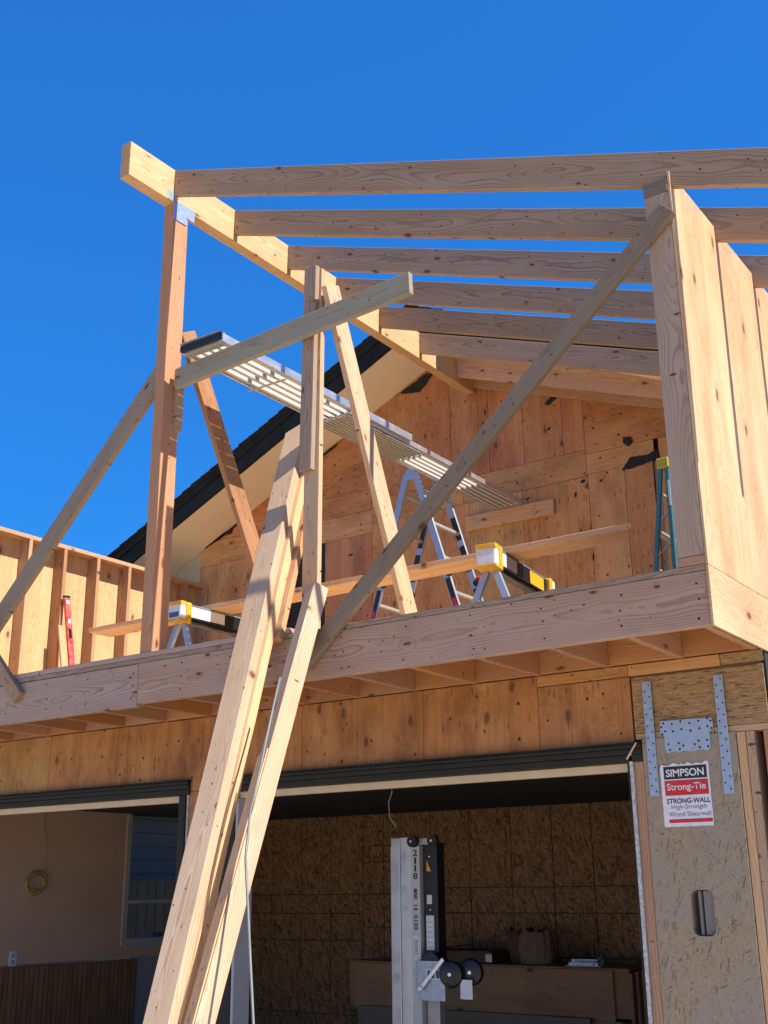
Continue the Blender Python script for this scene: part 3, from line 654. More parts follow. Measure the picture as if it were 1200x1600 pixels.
box('side_trim', -8.0, -7.925, YW-0.022, YW+0.10, 0, 2.177, M['black_trim'], 'z', c1, 0.004)
c2 = casing(-4.985, -2.388, fw)
box('side_trim', -5.10, -4.987, YW-0.022, YW+0.03, 0, 2.177, M['black_trim'], 'z', c2, 0.004)
box('side_jamb', -4.985, -4.965, YW-0.015, YW+0.13, 0, 2.135, M['jamb'], 'z', c2, 0.003)
box('side_trim', -2.386, -2.374, YW-0.012, YW+0.10, 0, 2.25, M['black_trim'], 'z', c2, 0.003)
box('white_bead', -2.372, -2.354, YW-0.020, YW+0.02, 0, 2.262, M['white_edge'], 'z', c2, 0.003)
beam('mitre_edge', (-2.372, YW-0.046, 2.19), (-2.315, YW-0.046, 2.268), 0.012, 0.006, (0, 1, 0), M['stop'], c2, bev=0.001)
# studs round the shear panel
box('trimmer_stud', -2.352, -2.304, YW-0.006, YW+0.09, 0, 2.27, M['fir_red'], 'z', fw)
for a, b, mt, y in ((-1.826, -1.786, 'fir_yellow', 0.0), (-1.784, -1.742, 'fir', 0.004), (-1.700, -1.664, 'fir_red', 0.002)):
    box('stud', a, b, YW-0.004+y, YW+0.13, 0, 2.284, M[mt], 'z', fw)
box('side_wall_panel', -1.664, -1.652, YW+0.0, 9.6, 0, 2.652, M['felt'], 'z', fw)

# ------------------------------------------------------------------ shear panel with hardware and sign
sp_ = thing('shear_panel', (-2.06, YW, 0), 'weathered grey-tan shear wall panel beside the right garage opening', 'wall panel')
XA, XB, YP = -2.300, -1.829, YW-0.012
zh0, zh1, xh0, xh1 = 1.372, 1.575, -2.118, -2.010
pa = []
bm = bmesh.new()
# panel with a rounded hand hole cut through it
outer = [(XA, 0), (XB, 0), (XB, 2.284), (XA, 2.284)]
r = 0.03; hole = []
for cx, cz, a0 in ((xh1-r, zh0+r, -90), (xh1-r, zh1-r, 0), (xh0+r, zh1-r, 90), (xh0+r, zh0+r, 180)):
    for k in range(6): a = R(a0+k*18); hole.append((cx+r*math.cos(a), cz+r*math.sin(a)))
def ring2(y):
    return [bm.verts.new((x, y, z)) for x, z in outer], [bm.verts.new((x, y, z)) for x, z in hole]
for y in (YP, YP+0.085):
    o4, h4 = ring2(y)
    e = [bm.edges.new((o4[i], o4[(i+1)%4])) for i in range(4)] + [bm.edges.new((h4[i], h4[(i+1)%24])) for i in range(24)]
    bmesh.ops.triangle_fill(bm, use_beauty=True, use_dissolve=False, edges=e); pa.append((o4, h4))
for i in range(4): bm.faces.new((pa[0][0][i], pa[0][0][(i+1)%4], pa[1][0][(i+1)%4], pa[1][0][i]))
for i in range(24): bm.faces.new((pa[0][1][i], pa[0][1][(i+1)%24], pa[1][1][(i+1)%24], pa[1][1][i]))
bmesh.ops.recalc_face_normals(bm, faces=bm.faces)
Mz = frame((0,0,1), (-1,0,0), (-2.06, YP, 1.1)); bm.transform(Mz.inverted())
link('panel_board', mesh_from(bm, 'panel_board', M['shear']), Mz, sp_, 0)
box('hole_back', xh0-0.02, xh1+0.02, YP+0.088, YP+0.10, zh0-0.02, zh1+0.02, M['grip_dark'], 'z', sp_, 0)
box('grip_plate', -2.086, -2.072, YP+0.012, YP+0.087, zh0+0.004, zh1-0.004, M['grip'], 'z', sp_, 0.003)
box('grip_plate', -2.064, xh1-0.002, YP+0.018, YP+0.087, zh0+0.003, zh1-0.003, M['grip'], 'z', sp_, 0.003)
def strap_mat(period, off, rad, name):
    t = NT(name); v = t.obj(False); sp = t.nd('ShaderNodeSeparateXYZ'); t.l.new(v, sp.inputs[0]); x, y, z = sp.outputs
    d = None
    for sg_, ph in ((1, 0.0), (-1, 0.5)):
        u = t.math('MULTIPLY', t.math('SUBTRACT', t.math('FRACT', t.math('ADD', t.math('DIVIDE', x, period), ph+50)), 0.5), period)
        w = t.math('SUBTRACT', y, sg_*off)
        q = t.math('LESS_THAN', t.math('SQRT', t.math('ADD', t.math('MULTIPLY', u, u), t.math('MULTIPLY', w, w))), rad)
        d = q if d is None else t.math('MAXIMUM', d, q)
    n = t.noise(v, 30, 4, 0.6); col = t.mix(t.rng(n, 0.35, 0.7), (0.40, 0.47, 0.55), (0.31, 0.37, 0.44)); col = t.mix(d, col, (0.01, 0.01, 0.01))
    return t.out(col, t.rng(d, 0, 1, 0.42, 0.9), t.rng(d, 0, 1, 0.55, 0.0))
M['strap'] = strap_mat(0.0575, 0.012, 0.0042, 'perforated_strap_steel')
def metal_strap(x0, x1, z0, z1, label):
    o = box('metal_strap', x0, x1, YP-0.006, YP-0.003, z0, z1, M['strap'], 'z', None, 0.001)
    return tag(o, label, 'strap', 'galvanised straps on the shear panel')
metal_strap(-2.275, -2.228, 2.008, 2.569, 'perforated steel strap left of the square plate on the shear panel')
metal_strap(-1.908, -1.861, 2.002, 2.562, 'perforated steel strap right of the square plate on the shear panel')
pts = [(-2.192, 2.365), (-1.936, 2.362), (-1.930, 2.345), (-1.930, 2.305), (-1.950, 2.295), (-1.950, 2.225), (-1.962, 2.208), (-1.985, 2.208), (-1.99, 2.214), (-2.02, 2.214), (-2.025, 2.208), (-2.06, 2.208), (-2.065, 2.214), (-2.09, 2.214), (-2.095, 2.208), (-2.12, 2.208), (-2.125, 2.214), (-2.15, 2.214), (-2.155, 2.208), (-2.172, 2.208), (-2.18, 2.222), (-2.18, 2.295), (-2.198, 2.302), (-2.198, 2.35)]
o = prism('metal_plate', [(x+2.06, z-2.28) for x, z in pts], (1,0,0), (0,0,1), (-2.06, YP-0.004, 2.28), 0.003, M['zinc'], None, 0.001)
tag(o, 'square perforated steel plate above the sign on the shear panel', 'plate')
hp = [(-2.19, 2.335), (-2.178, 2.352), (-2.135, 2.345), (-2.09, 2.355), (-2.045, 2.342), (-2.0, 2.35), (-1.955, 2.358), (-1.94, 2.345), (-2.172, 2.313), (-2.188, 2.30), (-2.132, 2.31), (-2.088, 2.317), (-2.043, 2.306), (-1.998, 2.314), (-1.957, 2.32), (-1.938, 2.31),
      (-2.16, 2.25), (-2.108, 2.252), (-2.085, 2.238), (-2.028, 2.24), (-2.007, 2.256), (-1.965, 2.256), (-2.155, 2.222), (-2.105, 2.223), (-2.005, 2.224), (-1.963, 2.226)]
for x, z in hp: cyl('bolt_hole', (x, YP-0.0075, z), (0, 1, 0), 0.0052, 0.001, M['hole'], o, seg=12, bev=0)

def text(name, body, x0, x1, z, h, y, mat, parent, bold=0.0, Rm=None, ex=0.0008, serif=False):
    cu = bpy.data.curves.new('t', 'FONT'); cu.body = body; cu.size = 1.0; cu.offset = bold; cu.extrude = 0; cu.align_x = 'LEFT'
    to = bpy.data.objects.new('t', cu); COL.objects.link(to); dg = bpy.context.evaluated_depsgraph_get(); dg.update()
    me = bpy.data.meshes.new_from_object(to.evaluated_get(dg)); bpy.data.objects.remove(to); bpy.data.curves.remove(cu)
    xs = [v.co.x for v in me.vertices]; ys = [v.co.y for v in me.vertices]
    a, b, c, d = min(xs), max(xs), min(ys), max(ys)
    for v in me.vertices:
        u = (v.co.x-a)/(b-a); w = (v.co.y-c)/(d-c)
        if Rm is None: v.co = Vector((x0+(x1-x0)*u, y, z+h*w))
        else: v.co = Rm(u, w)
    me.materials.clear(); me.materials.append(mat)
    me.name = name
    return link(name, me, Matrix.Identity(4), parent, 0)
sg = thing('sign_sheet', (-2.08, YP, 1.86), 'torn white sign with black and red bands stapled to the shear panel', 'sign')
ys_ = YP-0.004
rnd = random.Random(9)
edge = []
for k in range(17): edge.append((-2.212+0.24*k/16, 1.862+rnd.uniform(-.001, .001)))
for k in range(18): edge.append((-1.972+rnd.uniform(-.001, .001), 1.866+0.285*k/17))
for k in range(17): edge.append((-1.975-0.232*k/16, 2.157+rnd.uniform(-.009, .004)))
for k in range(16): edge.append((-2.215+rnd.uniform(-.0015, .0015), 2.140-0.27*k/15))
prism('sheet', edge, (1,0,0), (0,0,1), (0, YP-0.001, 0), 0.003, M['sign_white'], sg, 0)
def patch(name, x0, x1, z0, z1, mat, y=None): 
    y = ys_-0.0008 if y is None else y
    return box(name, x0, x1, y, y+0.0006, z0, z1, mat, 'x', sg, 0)
patch('black_band', -2.198, -1.983, 2.083, 2.143, M['ink']); patch('red_band', -2.198, -1.981, 2.006, 2.077, M['red'])
patch('red_line', -2.190, -1.975, 1.879, 1.896, M['red'])
text('lettering', 'SIMPSON', -2.187, -1.997, 2.094, 0.036, ys_-0.0016, M['sign_white'], sg, 0.022)
text('lettering', 'Strong-Tie', -2.187, -1.994, 2.021, 0.042, ys_-0.0016, M['sign_white'], sg, 0.012)
text('lettering', 'STRONG-WALL', -2.194, -1.978, 1.968, 0.024, ys_-0.0012, M['ink'], sg, 0.018)
text('lettering', 'High-Strength', -2.172, -1.997, 1.936, 0.027, ys_-0.0012, M['ink_grey'], sg, -0.004)
text('lettering', 'Wood Shearwall', -2.188, -1.980, 1.908, 0.022, ys_-0.0012, M['ink_grey'], sg, -0.004)
tag(box('sensor_box', -2.402, -2.378, YW+0.02, YW+0.06, 1.30, 1.455, M['window_white'], 'z', None, 0.008), 'small white plastic box on the right garage jamb', 'sensor')

# ------------------------------------------------------------------ garage interior
YB = 9.60
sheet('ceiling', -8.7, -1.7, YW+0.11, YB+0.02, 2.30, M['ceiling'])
gb = thing('garage_back_wall', (-5, YB, 0), 'rear garage wall of brown strand board with dark seams', 'wall')
xs1 = [-8.54, -8.22, -7.83, -7.45, -7.05]; xs2 = [-7.05, -6.80, -6.25, -5.82, -5.38, -4.96, -4.57, -4.0, -3.4, -2.6, -1.72]
def ob(x0, x1, z0, z1): 
    e = 0.0035; box('strand_board_panel', x0+e, x1-e, YB, YB+0.011, z0+e, z1-e, M['osb'], 'z', gb, 0.001)
zl = [0, 0.45, 1.12, 1.37, 1.55, 2.32]; zr = [0, 0.62, 1.02, 1.38, 1.60, 2.32]; zm = [0, 0.9, 1.25, 1.55, 1.85, 2.0, 2.32]
for a, b in zip(xs1, xs1[1:]):
    for c, d in zip(zl, zl[1:]): ob(a, b, c, d)
for i, (a, b) in enumerate(zip(xs2, xs2[1:])):
    zz = zm if i < 2 else zr
    for c, d in zip(zz, zz[1:]): ob(a, b, c, d)
box('wall_core', -8.6, -1.7, YB+0.02, YB+0.1, 0, 2.4, M['black_trim'], 'x', gb, 0)
gl = thing('garage_side_wall', (-8.54, 7.5, 0), 'tan drywall side wall inside the left garage bay', 'wall')
XL = -8.54; wy0, wy1, wz0, wz1 = 7.88, 8.98, 1.15, 2.36
for (a, b, c, d, mt) in ((YW+0.12, wy0, 1.02, 2.42, 'drywall'), (wy1, YB, 1.02, 2.42, 'drywall'), (wy0, wy1, 1.02, wz0, 'drywall'), (wy0, wy1, wz1, 2.42, 'drywall'), (8.06, YB, 0, 1.0195, 'drywall_blue')):
    box('drywall_panel', XL-0.09, XL, a, b, c, d, M[mt], 'y', gl, 0)
box('wainscot_panel', XL-0.09, XL+0.012, YW+0.12, 8.06, 0, 1.0, M['wainscot'], 'z', gl, 0.002)
wd = thing('window', (XL, 8.4, 1.15), 'tall pale framed window in the tan garage side wall', 'window')
for (a, b, c, d) in ((wy0-0.03, wy0+0.03, wz0-0.03, wz1+0.03), (wy1-0.03, wy1+0.03, wz0-0.03, wz1+0.03)):
    box('window_frame', XL-0.08, XL+0.012, a, b, c, d, M['window_white'], 'z', wd, 0.003)
for (c, d) in ((wz0-0.05, wz0+0.03), (wz1-0.03, wz1+0.03), (1.49, 1.52)):
    box('window_frame', XL-0.07, XL+0.014, wy0+0.031, wy1-0.031, c, d, M['window_white'], 'y', wd, 0.003)
box('window_pane', XL-0.05, XL-0.044, wy0+0.03, wy1-0.03, wz0+0.02, wz1-0.02, M['glass'], 'y', wd, 0)
single('tape_roll', 'small blue roll lying on the garage window sill', 'tape roll', cyl, (XL+0.0, 8.28, 1.205), (0, 1, 0), 0.022, 0.14, M['blue_tarp'])
nb = thing('neighbour_house', (-11.6, 9, 0), 'pale lap-sided neighbouring house seen through the garage window', 'house')
for k in range(22): beam('siding_board', (-11.6+0.0, 4, 1.9+0.17*k), (-11.6, 16, 1.9+0.17*k), 0.165, 0.02, (0.06, 0, 1), M['siding'], nb)
box('wall_core', -12, -11.62, 4, 16, 0, 5.6, M['siding'], 'y', nb, 0)
box('eave', -11.9, -11.2, 3.8, 16.2, 2.55, 2.75, M['blue_tarp'], 'y', nb, 0.01)
fn = thing('board_fence', (-10.4, 9, 0), 'weathered board fence outside the garage window', 'fence')
for k in range(60): box('fence_board', -10.42, -10.40, 5+0.145*k, 5.138+0.145*k, 0, 1.72, M['weathered'], 'z', fn, 0.002)
ol = thing('wall_outlet', (XL, 6.66, 1.07), 'white electrical outlet above the wainscot', 'outlet')
box('cover_plate', XL, XL+0.006, 6.622, 6.698, 1.01, 1.13, M['white_label'], 'z', ol, 0.002)
for z in (1.045, 1.095): box('socket', XL+0.0062, XL+0.009, 6.644, 6.676, z-0.014, z+0.014, M['jamb'], 'z', ol, 0.001)
rnc = random.Random(12); cc = []
for k in range(9):
    oy, oz, ra, rb = rnc.uniform(-.018, .018), rnc.uniform(-.016, .012), rnc.uniform(.082, .112), rnc.uniform(.07, .10)
    cc += [(XL+0.022+0.004*k, 6.81+oy+ra*math.cos(t), 1.67+oz+rb*math.sin(t)) for t in [i*2*math.pi/20 for i in range(20)]]
co_ = single('cable_coil', 'loose coil of yellow cable hanging on the tan garage wall', 'cable', tube, cc + [(XL+0.03, 6.87, 1.76), (XL+0.03, 6.90, 1.95), (XL+0.02, 6.85, 2.15), (XL+0.02, 6.86, 2.29)], 0.0045, M['coil'], seg=6)
single('hanging_wire', 'thin pale wire dangling from the dark garage ceiling', 'wire', tube, [(-4.62, 6.6, 2.30), (-4.60, 6.6, 2.22), (-4.63, 6.6, 2.15), (-4.62, 6.6, 2.05), (-4.57, 6.6, 1.99)], 0.0035, M['window_white'], seg=6)

# lumber and plywood stack at the back of the garage
st = thing('plywood_stack', (-5.4, 9.2, 0), 'waist-high stack of brown plywood sheets on end at the back of the garage', 'plywood stack')
box('plywood_sheet', -6.75, -4.03, 8.98, 9.56, 0.62, 0.985, M['ply_dark'], 'x', st)
box('plywood_sheet', -6.68, -4.16, 8.955, 8.975, 0.60, 0.970, M['ply_dark'], 'x', st)
box('plywood_sheet', -6.60, -4.35, 8.90, 8.945, 0.30, 0.62, M['weathered'], 'x', st)
box('plywood_sheet', -6.6, -4.1, 8.95, 9.55, 0.0, 0.60, M['weathered'], 'x', st)
for k in range(3): box('leaning_sheet', -4.02+0.03*k, -3.995+0.03*k, 8.95+0.05*k, 9.5, 0, 0.95+0.012*k, M['ply_dark'], 'z', st)
cb = thing('cardboard_box', (-5.75, 9.15, 0.985), 'flattened dark cardboard box on the plywood stack', 'box')
box('box_body', -5.95, -5.30, 9.05, 9.38, 0.988, 1.085, M['carton'], 'x', cb, 0.006)
beam('box_flap', (-5.94, 9.1, 1.09), (-6.02, 9.1, 1.19), 0.30, 0.006, (0, 1, 0), M['carton'], cb)
beam('box_flap', (-5.94, 9.22, 1.09), (-5.66, 9.22, 1.125), 0.30, 0.006, (0, 1, 0), M['carton'], cb)
box('box_label', -5.36, -5.298, 9.046, 9.049, 1.0, 1.06, M['white_label'], 'x', cb, 0)
def bagmesh(c, rx, ry, h, seed, label, lean_=0.0, mat='bag'):
    """crumpled open paper sack: folded creases, sagging sides, ragged dark mouth"""
    bm = bmesh.new(); rnd = random.Random(seed); seg = 30; rings = []; N = 12
    cr = [rnd.uniform(-.13, .10) if k % 3 == 0 else rnd.uniform(-.04, .05) for k in range(seg)]
    for j in range(N+1):
        t = j/N; sag = 0.92+0.18*math.sin(t*2.9)-0.10*t
        rings.append([bm.verts.new((c[0]+lean_*t*t+rx*sag*math.cos(a)*(1+cr[k]*(.35+t)+rnd.uniform(-.035, .035)),
                                    c[1]+ry*sag*math.sin(a)*(1+cr[(k*7) % seg]*(.35+t)+rnd.uniform(-.035, .035)),
                                    c[2]+h*t+(rnd.uniform(-.035, .03) if j == N else rnd.uniform(-.006, .006)*(j > 0)))) for k, a in enumerate([k*2*math.pi/seg for k in range(seg)])])
    for A, B in zip(rings, rings[1:]):
        for k in range(seg): bm.faces.new((A[k], A[(k+1)%seg], B[(k+1)%seg], B[k]))
    bm.faces.new(rings[0][::-1])
    inner = [bm.verts.new((c[0]+lean_*.7+rx*.62*math.cos(k*2*math.pi/seg), c[1]+ry*.62*math.sin(k*2*math.pi/seg), c[2]+h*.72)) for k in range(seg)]
    for k in range(seg): bm.faces.new((rings[-1][k], rings[-1][(k+1)%seg], inner[(k+1)%seg], inner[k])).material_index = 1  # black inner faces stand in for shade inside the open sack
    bm.faces.new(inner).material_index = 1
    return tag(link('paper_bag', mesh_from(bm, 'paper_bag', (M[mat], M['rubber'])), Matrix.Identity(4), None, 0), label, 'bag')
bagmesh((-4.93, 9.17, 0.987), 0.15, 0.11, 0.27, 3, 'upright tan paper bag on the plywood stack')
bagmesh((-5.17, 9.30, 0.987), 0.085, 0.08, 0.27, 5, 'slumped darker paper bag beside the upright one', -0.06, 'carton')
mb = thing('metal_brackets', (-4.47, 9.1, 0.985), 'small pile of galvanised brackets near the right end of the plywood stack', 'brackets')
box('bracket', -4.60, -4.28, 9.02, 9.10, 0.988, 0.994, M['zinc'], 'x', mb, 0.001); box('bracket', -4.58, -4.30, 9.098, 9.104, 0.995, 1.04, M['zinc'], 'x', mb, 0.001)
beam('bracket', (-4.36, 9.05, 0.995), (-4.27, 9.05, 1.07), 0.08, 0.004, (0, 1, 0), M['zinc'], mb)
box('bracket', -4.57, -4.31, 9.02, 9.026, 0.995, 1.02, M['zinc'], 'x', mb, 0.001)

# ------------------------------------------------------------------ material lift
ml = thing('material_lift', (-4.4, 6.55, 0), 'aluminium material lift mast with black hand winch standing in the garage', 'lift')
box('outer_mast', -4.545, -4.475, 6.50, 6.64, 0.10, 1.912, M['alu'], 'z', ml); box('outer_mast', -4.473, -4.392, 6.505, 6.66, 0.10, 1.915, M['alu'], 'z', ml)
box('mast_flange', -4.563, -4.547, 6.52, 6.60, 0.10, 1.86, M['alu'], 'z', ml)
box('number_strip', -4.388, -4.318, 6.495, 6.62, 0.10, 1.86, M['alu_white'], 'z', ml)
box('inner_channel', -4.313, -4.206, 6.53, 6.62, 1.18, 1.875, M['black'], 'z', ml)
box('inner_tube', -4.308, -4.215, 6.54, 6.60, 0.10, 1.17, M['alu_dull'], 'z', ml)
box('top_crossbar', -4.36, -4.20, 6.50, 6.53, 1.865, 1.905, M['alu_dull'], 'x', ml)
for x in (-4.352, -4.195):
    w = cyl('roller', (x, 6.475, 1.885), (0, 1, 0), 0.036, 0.04, M['rubber'], ml); cyl('axle', (x-0.004, 6.452, 1.886), (0, 1, 0), 0.008, 0.006, M['alu'], w)
def deco(nm, x0, x1, z0, z1, mt, y=6.4935): box(nm, x0, x1, y, y+0.001, z0, z1, M[mt], 'z', ml, 0)
for k, ch in enumerate('2118'):
    text('number', ch, -4.368 if ch != '1' else -4.358, -4.334 if ch != '1' else -4.343, 1.795-0.048*k, 0.040, 6.4935, M['ink'], ml, 0.02)
def rot(x0, x1, z0, z1, y): return lambda u, w: Vector((x0+(x1-x0)*w, y, z1-(z1-z0)*u))
text('number', '800  13  0120', 0, 0, 0, 0, 0, M['ink'], ml, 0.03, Rm=rot(-4.366, -4.338, 1.345, 1.595, 6.4935))
deco('rating_label', -4.370, -4.332, 1.19, 1.31, 'white_label'); deco('rating_label', -4.372, -4.335, 0.985, 1.185, 'white_label')
for k in range(7): deco('label_print', -4.364, -4.340, 1.20+0.013*k, 1.206+0.013*k, 'ink_grey', 6.4925)
for k in range(12): deco('label_print', -4.366, -4.345, 1.00+0.014*k, 1.004+0.014*k, 'ink_grey', 6.4925)
prism('warning_label', [(0, 0), (0.032, 0), (0.0, 0.07)], (1,0,0), (0,0,1), (-4.285, 6.5295, 1.70), 0.001, M['yellow'], ml, 0)
deco('spec_label', -4.288, -4.250, 1.50, 1.555, 'white_label', 6.5285); deco('instruction_label', -4.296, -4.238, 1.225, 1.43, 'white_label', 6.5285)
for k in range(6): deco('label_print', -4.290, -4.244, 1.24+0.03*k, 1.2425+0.03*k, 'ink_grey', 6.5275)
for z in (1.79, 1.465, 1.20): cyl('rivet', (-4.262, 6.527, z), (0, 1, 0), 0.005, 0.006, M['alu'], ml, seg=12, bev=0)
box('winch_plate', -4.322, -4.12, 6.455, 6.46, 0.935, 1.165, M['zinc'], 'z', ml, 0.003); box('winch_plate', -4.318, -4.125, 6.46, 6.60, 1.15, 1.158, M['zinc'], 'x', ml, 0.002)
cyl('winch_drum', (-4.235, 6.52, 1.14), (0, 1, 0), 0.075, 0.11, M['black'], ml)
box('winch_label', -4.255, -4.15, 6.4525, 6.4535, 1.055, 1.12, M['white_label'], 'x', ml, 0)
for k in range(3): box('label_print', -4.245+0.032*k, -4.225+0.032*k, 6.4515, 6.4523, 1.065, 1.11, M['blue_tarp'], 'x', ml, 0)
beam('crank_arm', (-4.285, 6.435, 1.005), (-4.115, 6.435, 1.18), 0.024, 0.008, (1, 0, -1), M['alu'], ml)
cyl('crank_nut', (-4.283, 6.43, 1.005), (0, 1, 0), 0.014, 0.02, M['alu'], ml)
wp_ = [(0.030, -.03), (0.070, -.022), (0.078, -.008), (0.078, .008), (0.070, .022), (0.030, .03)]
for c in ((-4.055, 6.43, 1.095), (-3.955, 6.50, 1.105)):
    w = cyl('handwheel', c, (0.25, -1, 0), 0.078, 0.04, M['black'], ml, prof=wp_); cyl('hub', (c[0]+0.01, c[1]-0.035, c[2]), (0.25, -1, 0), 0.012, 0.02, M['alu'], w)
box('hang_tag', -4.0, -3.915, 6.44, 6.442, 0.955, 1.065, M['white_label'], 'z', ml, 0.001)
beam('lift_leg', (-4.5, 6.2, 0.09), (-4.5, 7.5, 0.09), 0.06, 0.06, (1, 0, 0), M['alu_dull'], ml); beam('lift_leg', (-4.2, 6.2, 0.09), (-4.2, 7.5, 0.09), 0.06, 0.06, (1, 0, 0), M['alu_dull'], ml)
for x in (-4.5, -4.2):
    for y in (6.22, 7.45): cyl('caster', (x, y, 0.03), (1, 0, 0), 0.03, 0.03, M['rubber'], ml)

# ------------------------------------------------------------------ scaffold plank and its ledger
pk = thing('scaffold_plank', (-4.78, 4.8, 4.9), 'long slatted aluminium plank spanning high across the deck', 'scaffold plank')
px0, px1, pz = -4.955, -4.62, 4.895
def slats(y0, y1, z, n=5, inset=0.0, h=0.0505, wide=0.027):
    gap = (px1-px0-2*inset)/n
    for k in range(n):
        x = px0+inset+gap*(k+0.5)
        box('slat', x-wide/2, x+wide/2, y0, y1, z, z+h, M['alu_white'], 'y', pk, 0.002)
for x in (px0-0.006, px1-0.012): box('side_rail', x, x+0.018, 4.80, 6.95, pz-0.004, pz+0.052, M['alu'], 'y', pk)
for x in (px0+0.016, px1-0.034): box('inner_rail', x, x+0.018, 6.2, 8.74, pz-0.030, pz+0.012, M['alu'], 'y', pk)
slats(4.86, 6.93, pz+0.002); slats(6.2, 8.74, pz-0.030, inset=0.035, h=0.0385, wide=0.022)
box('end_cap', px0-0.004, px1+0.008, 4.778, 4.799, pz+0.002, pz+0.046, M['ink'], 'x', pk); box('end_bar', px0, px1, 4.806, 4.86, pz-0.012, pz+0.01, M['alu_dull'], 'x', pk)
box('end_lip', px0-0.006, px1+0.008, 4.772, 4.83, pz+0.053, pz+0.060, M['zinc'], 'x', pk)
box('plank_sheet', px0+0.025, px1-0.025, 6.15, 7.13, pz-0.046, pz-0.038, M['alu_dull'], 'y', pk)
for k in range(9): box('sheet_rib', px0+0.03+0.033*k, px0+0.036+0.033*k, 6.16, 7.12, pz-0.055, pz-0.0465, M['alu_dull'], 'y', pk, 0.001)
for y in (5.43, 6.15, 7.12): box('cross_bar', px0+0.0, px1-0.0, y, y+0.02, pz-0.037, pz-0.031, M['alu_dull'], 'x', pk)
single('ledger_block', 'short reddish wood block on the gable wall under the plank end', 'wood block', beam, (-5.262, 8.805, 4.80), (-4.35, 8.805, 4.80), 0.14, 0.04, (0, 0, 1), M['fir_orange'])

# ------------------------------------------------------------------ folding ladder
ld = thing('folding_ladder', (-4.97, 7.65, DZ), 'open aluminium multi-position ladder standing under the plank', 'ladder')
apx, apz = -4.965, 4.84
for side, dxf in ((-1, -0.60), (1, 0.62)):
    for y in (7.45, 7.87):
        top = Vector((apx+side*0.045, y, apz)); ft = Vector((apx+dxf, y, DZ+0.03))
        rr = beam('rail', ft, top, 0.058, 0.026, (1, 0, 0.3), M['alu_rail'], ld)
        ddir = (top-ft)
        beam('rail_decal', ft+ddir*0.28+Vector((0, -0.0142, 0)), ft+ddir*0.50+Vector((0, -0.0142, 0)), 0.042, 0.001, (1, 0, 0.3), M['ink'], rr, bev=0)
        beam('rail_decal', ft+ddir*0.30+Vector((0, -0.0156, 0)), ft+ddir*0.41+Vector((0, -0.0152, 0)), 0.026, 0.001, (1, 0, 0.3), M['red'], rr, bev=0)
        if y > 7.6:
            for a, b in ((.58, .70), (.73, .84)):
                beam('rail_decal', ft+ddir*a+Vector((0, -0.0142, 0)), ft+ddir*b+Vector((0, -0.0142, 0)), 0.05, 0.001, (1, 0, 0.3), M['ink'], rr, bev=0)
        beam('rail_foot', ft-ddir*0.014, ft+ddir*0.02, 0.085, 0.034, (1, 0, 0.3), M['rubber'], rr)
        for f_ in (0.52,): cyl('lock_knob', tuple(ft+ddir*f_+Vector((0.03, -0.02, 0))), (0.4, -1, 0), 0.026, 0.04, M['black'], rr); 
        cyl('lock_pin', tuple(ft+ddir*0.545+Vector((0.055*side, 0, 0))), (1, 0, 0), 0.016, 0.04, M['red'], rr)
    for k in range(6):
        t = 0.12+0.16*k; c = Vector((apx+dxf, 0, DZ+0.03)).lerp(Vector((apx+side*0.045, 0, apz)), t)
        box('rung', c.x-0.016, c.x+0.016, 7.463, 7.857, c.z-0.013, c.z+0.013, M['alu_dull'], 'y', ld, 0.004)
for y in (7.45, 7.87): cyl('hinge', (apx, y, apz), (0, 1, 0), 0.05, 0.034, M['zinc'], ld)

# ------------------------------------------------------------------ step ladder
sl_ = thing('step_ladder', (-3.0, 7.9, DZ), 'teal fibreglass step ladder with yellow cap behind the right corner post', 'ladder')
for y in (7.95, 8.36):
    beam('side_rail', (-3.245, y, DZ+0.01), (-3.022, y, 4.60), 0.032, 0.026, (1, 0, 0), M['teal'], sl_)
    beam('side_rail', (-2.985, y, DZ+0.01), (-2.972, y, 4.60), 0.032, 0.026, (1, 0, 0), M['teal'], sl_)
    beam('rear_brace', (-3.05, y, 4.20), (-2.985, y, 4.26), 0.02, 0.008, (0, 1, 0), M['alu_dull'], sl_)
    beam('rear_brace', (-3.14, y, 3.90), (-2.985, y, 4.02), 0.02, 0.008, (0, 1, 0), M['alu_dull'], sl_)
box('ladder_cap', -3.045, -2.950, 7.925, 8.385, 4.60, 4.685, M['lime'], 'y', sl_, 0.008)
box('rail_label', -2.972+0.0, -2.955, 7.933, 7.936, 4.30, 4.50, M['white_label'], 'z', sl_, 0)
for k in range(5):
    z = DZ+0.3+0.29*k; x = -3.245+0.223*(z-DZ)/1.67
    box('ladder_step', x-0.03, x+0.03, 7.965, 8.345, z, z+0.02, M['alu_dull'], 'y', sl_, 0.003)

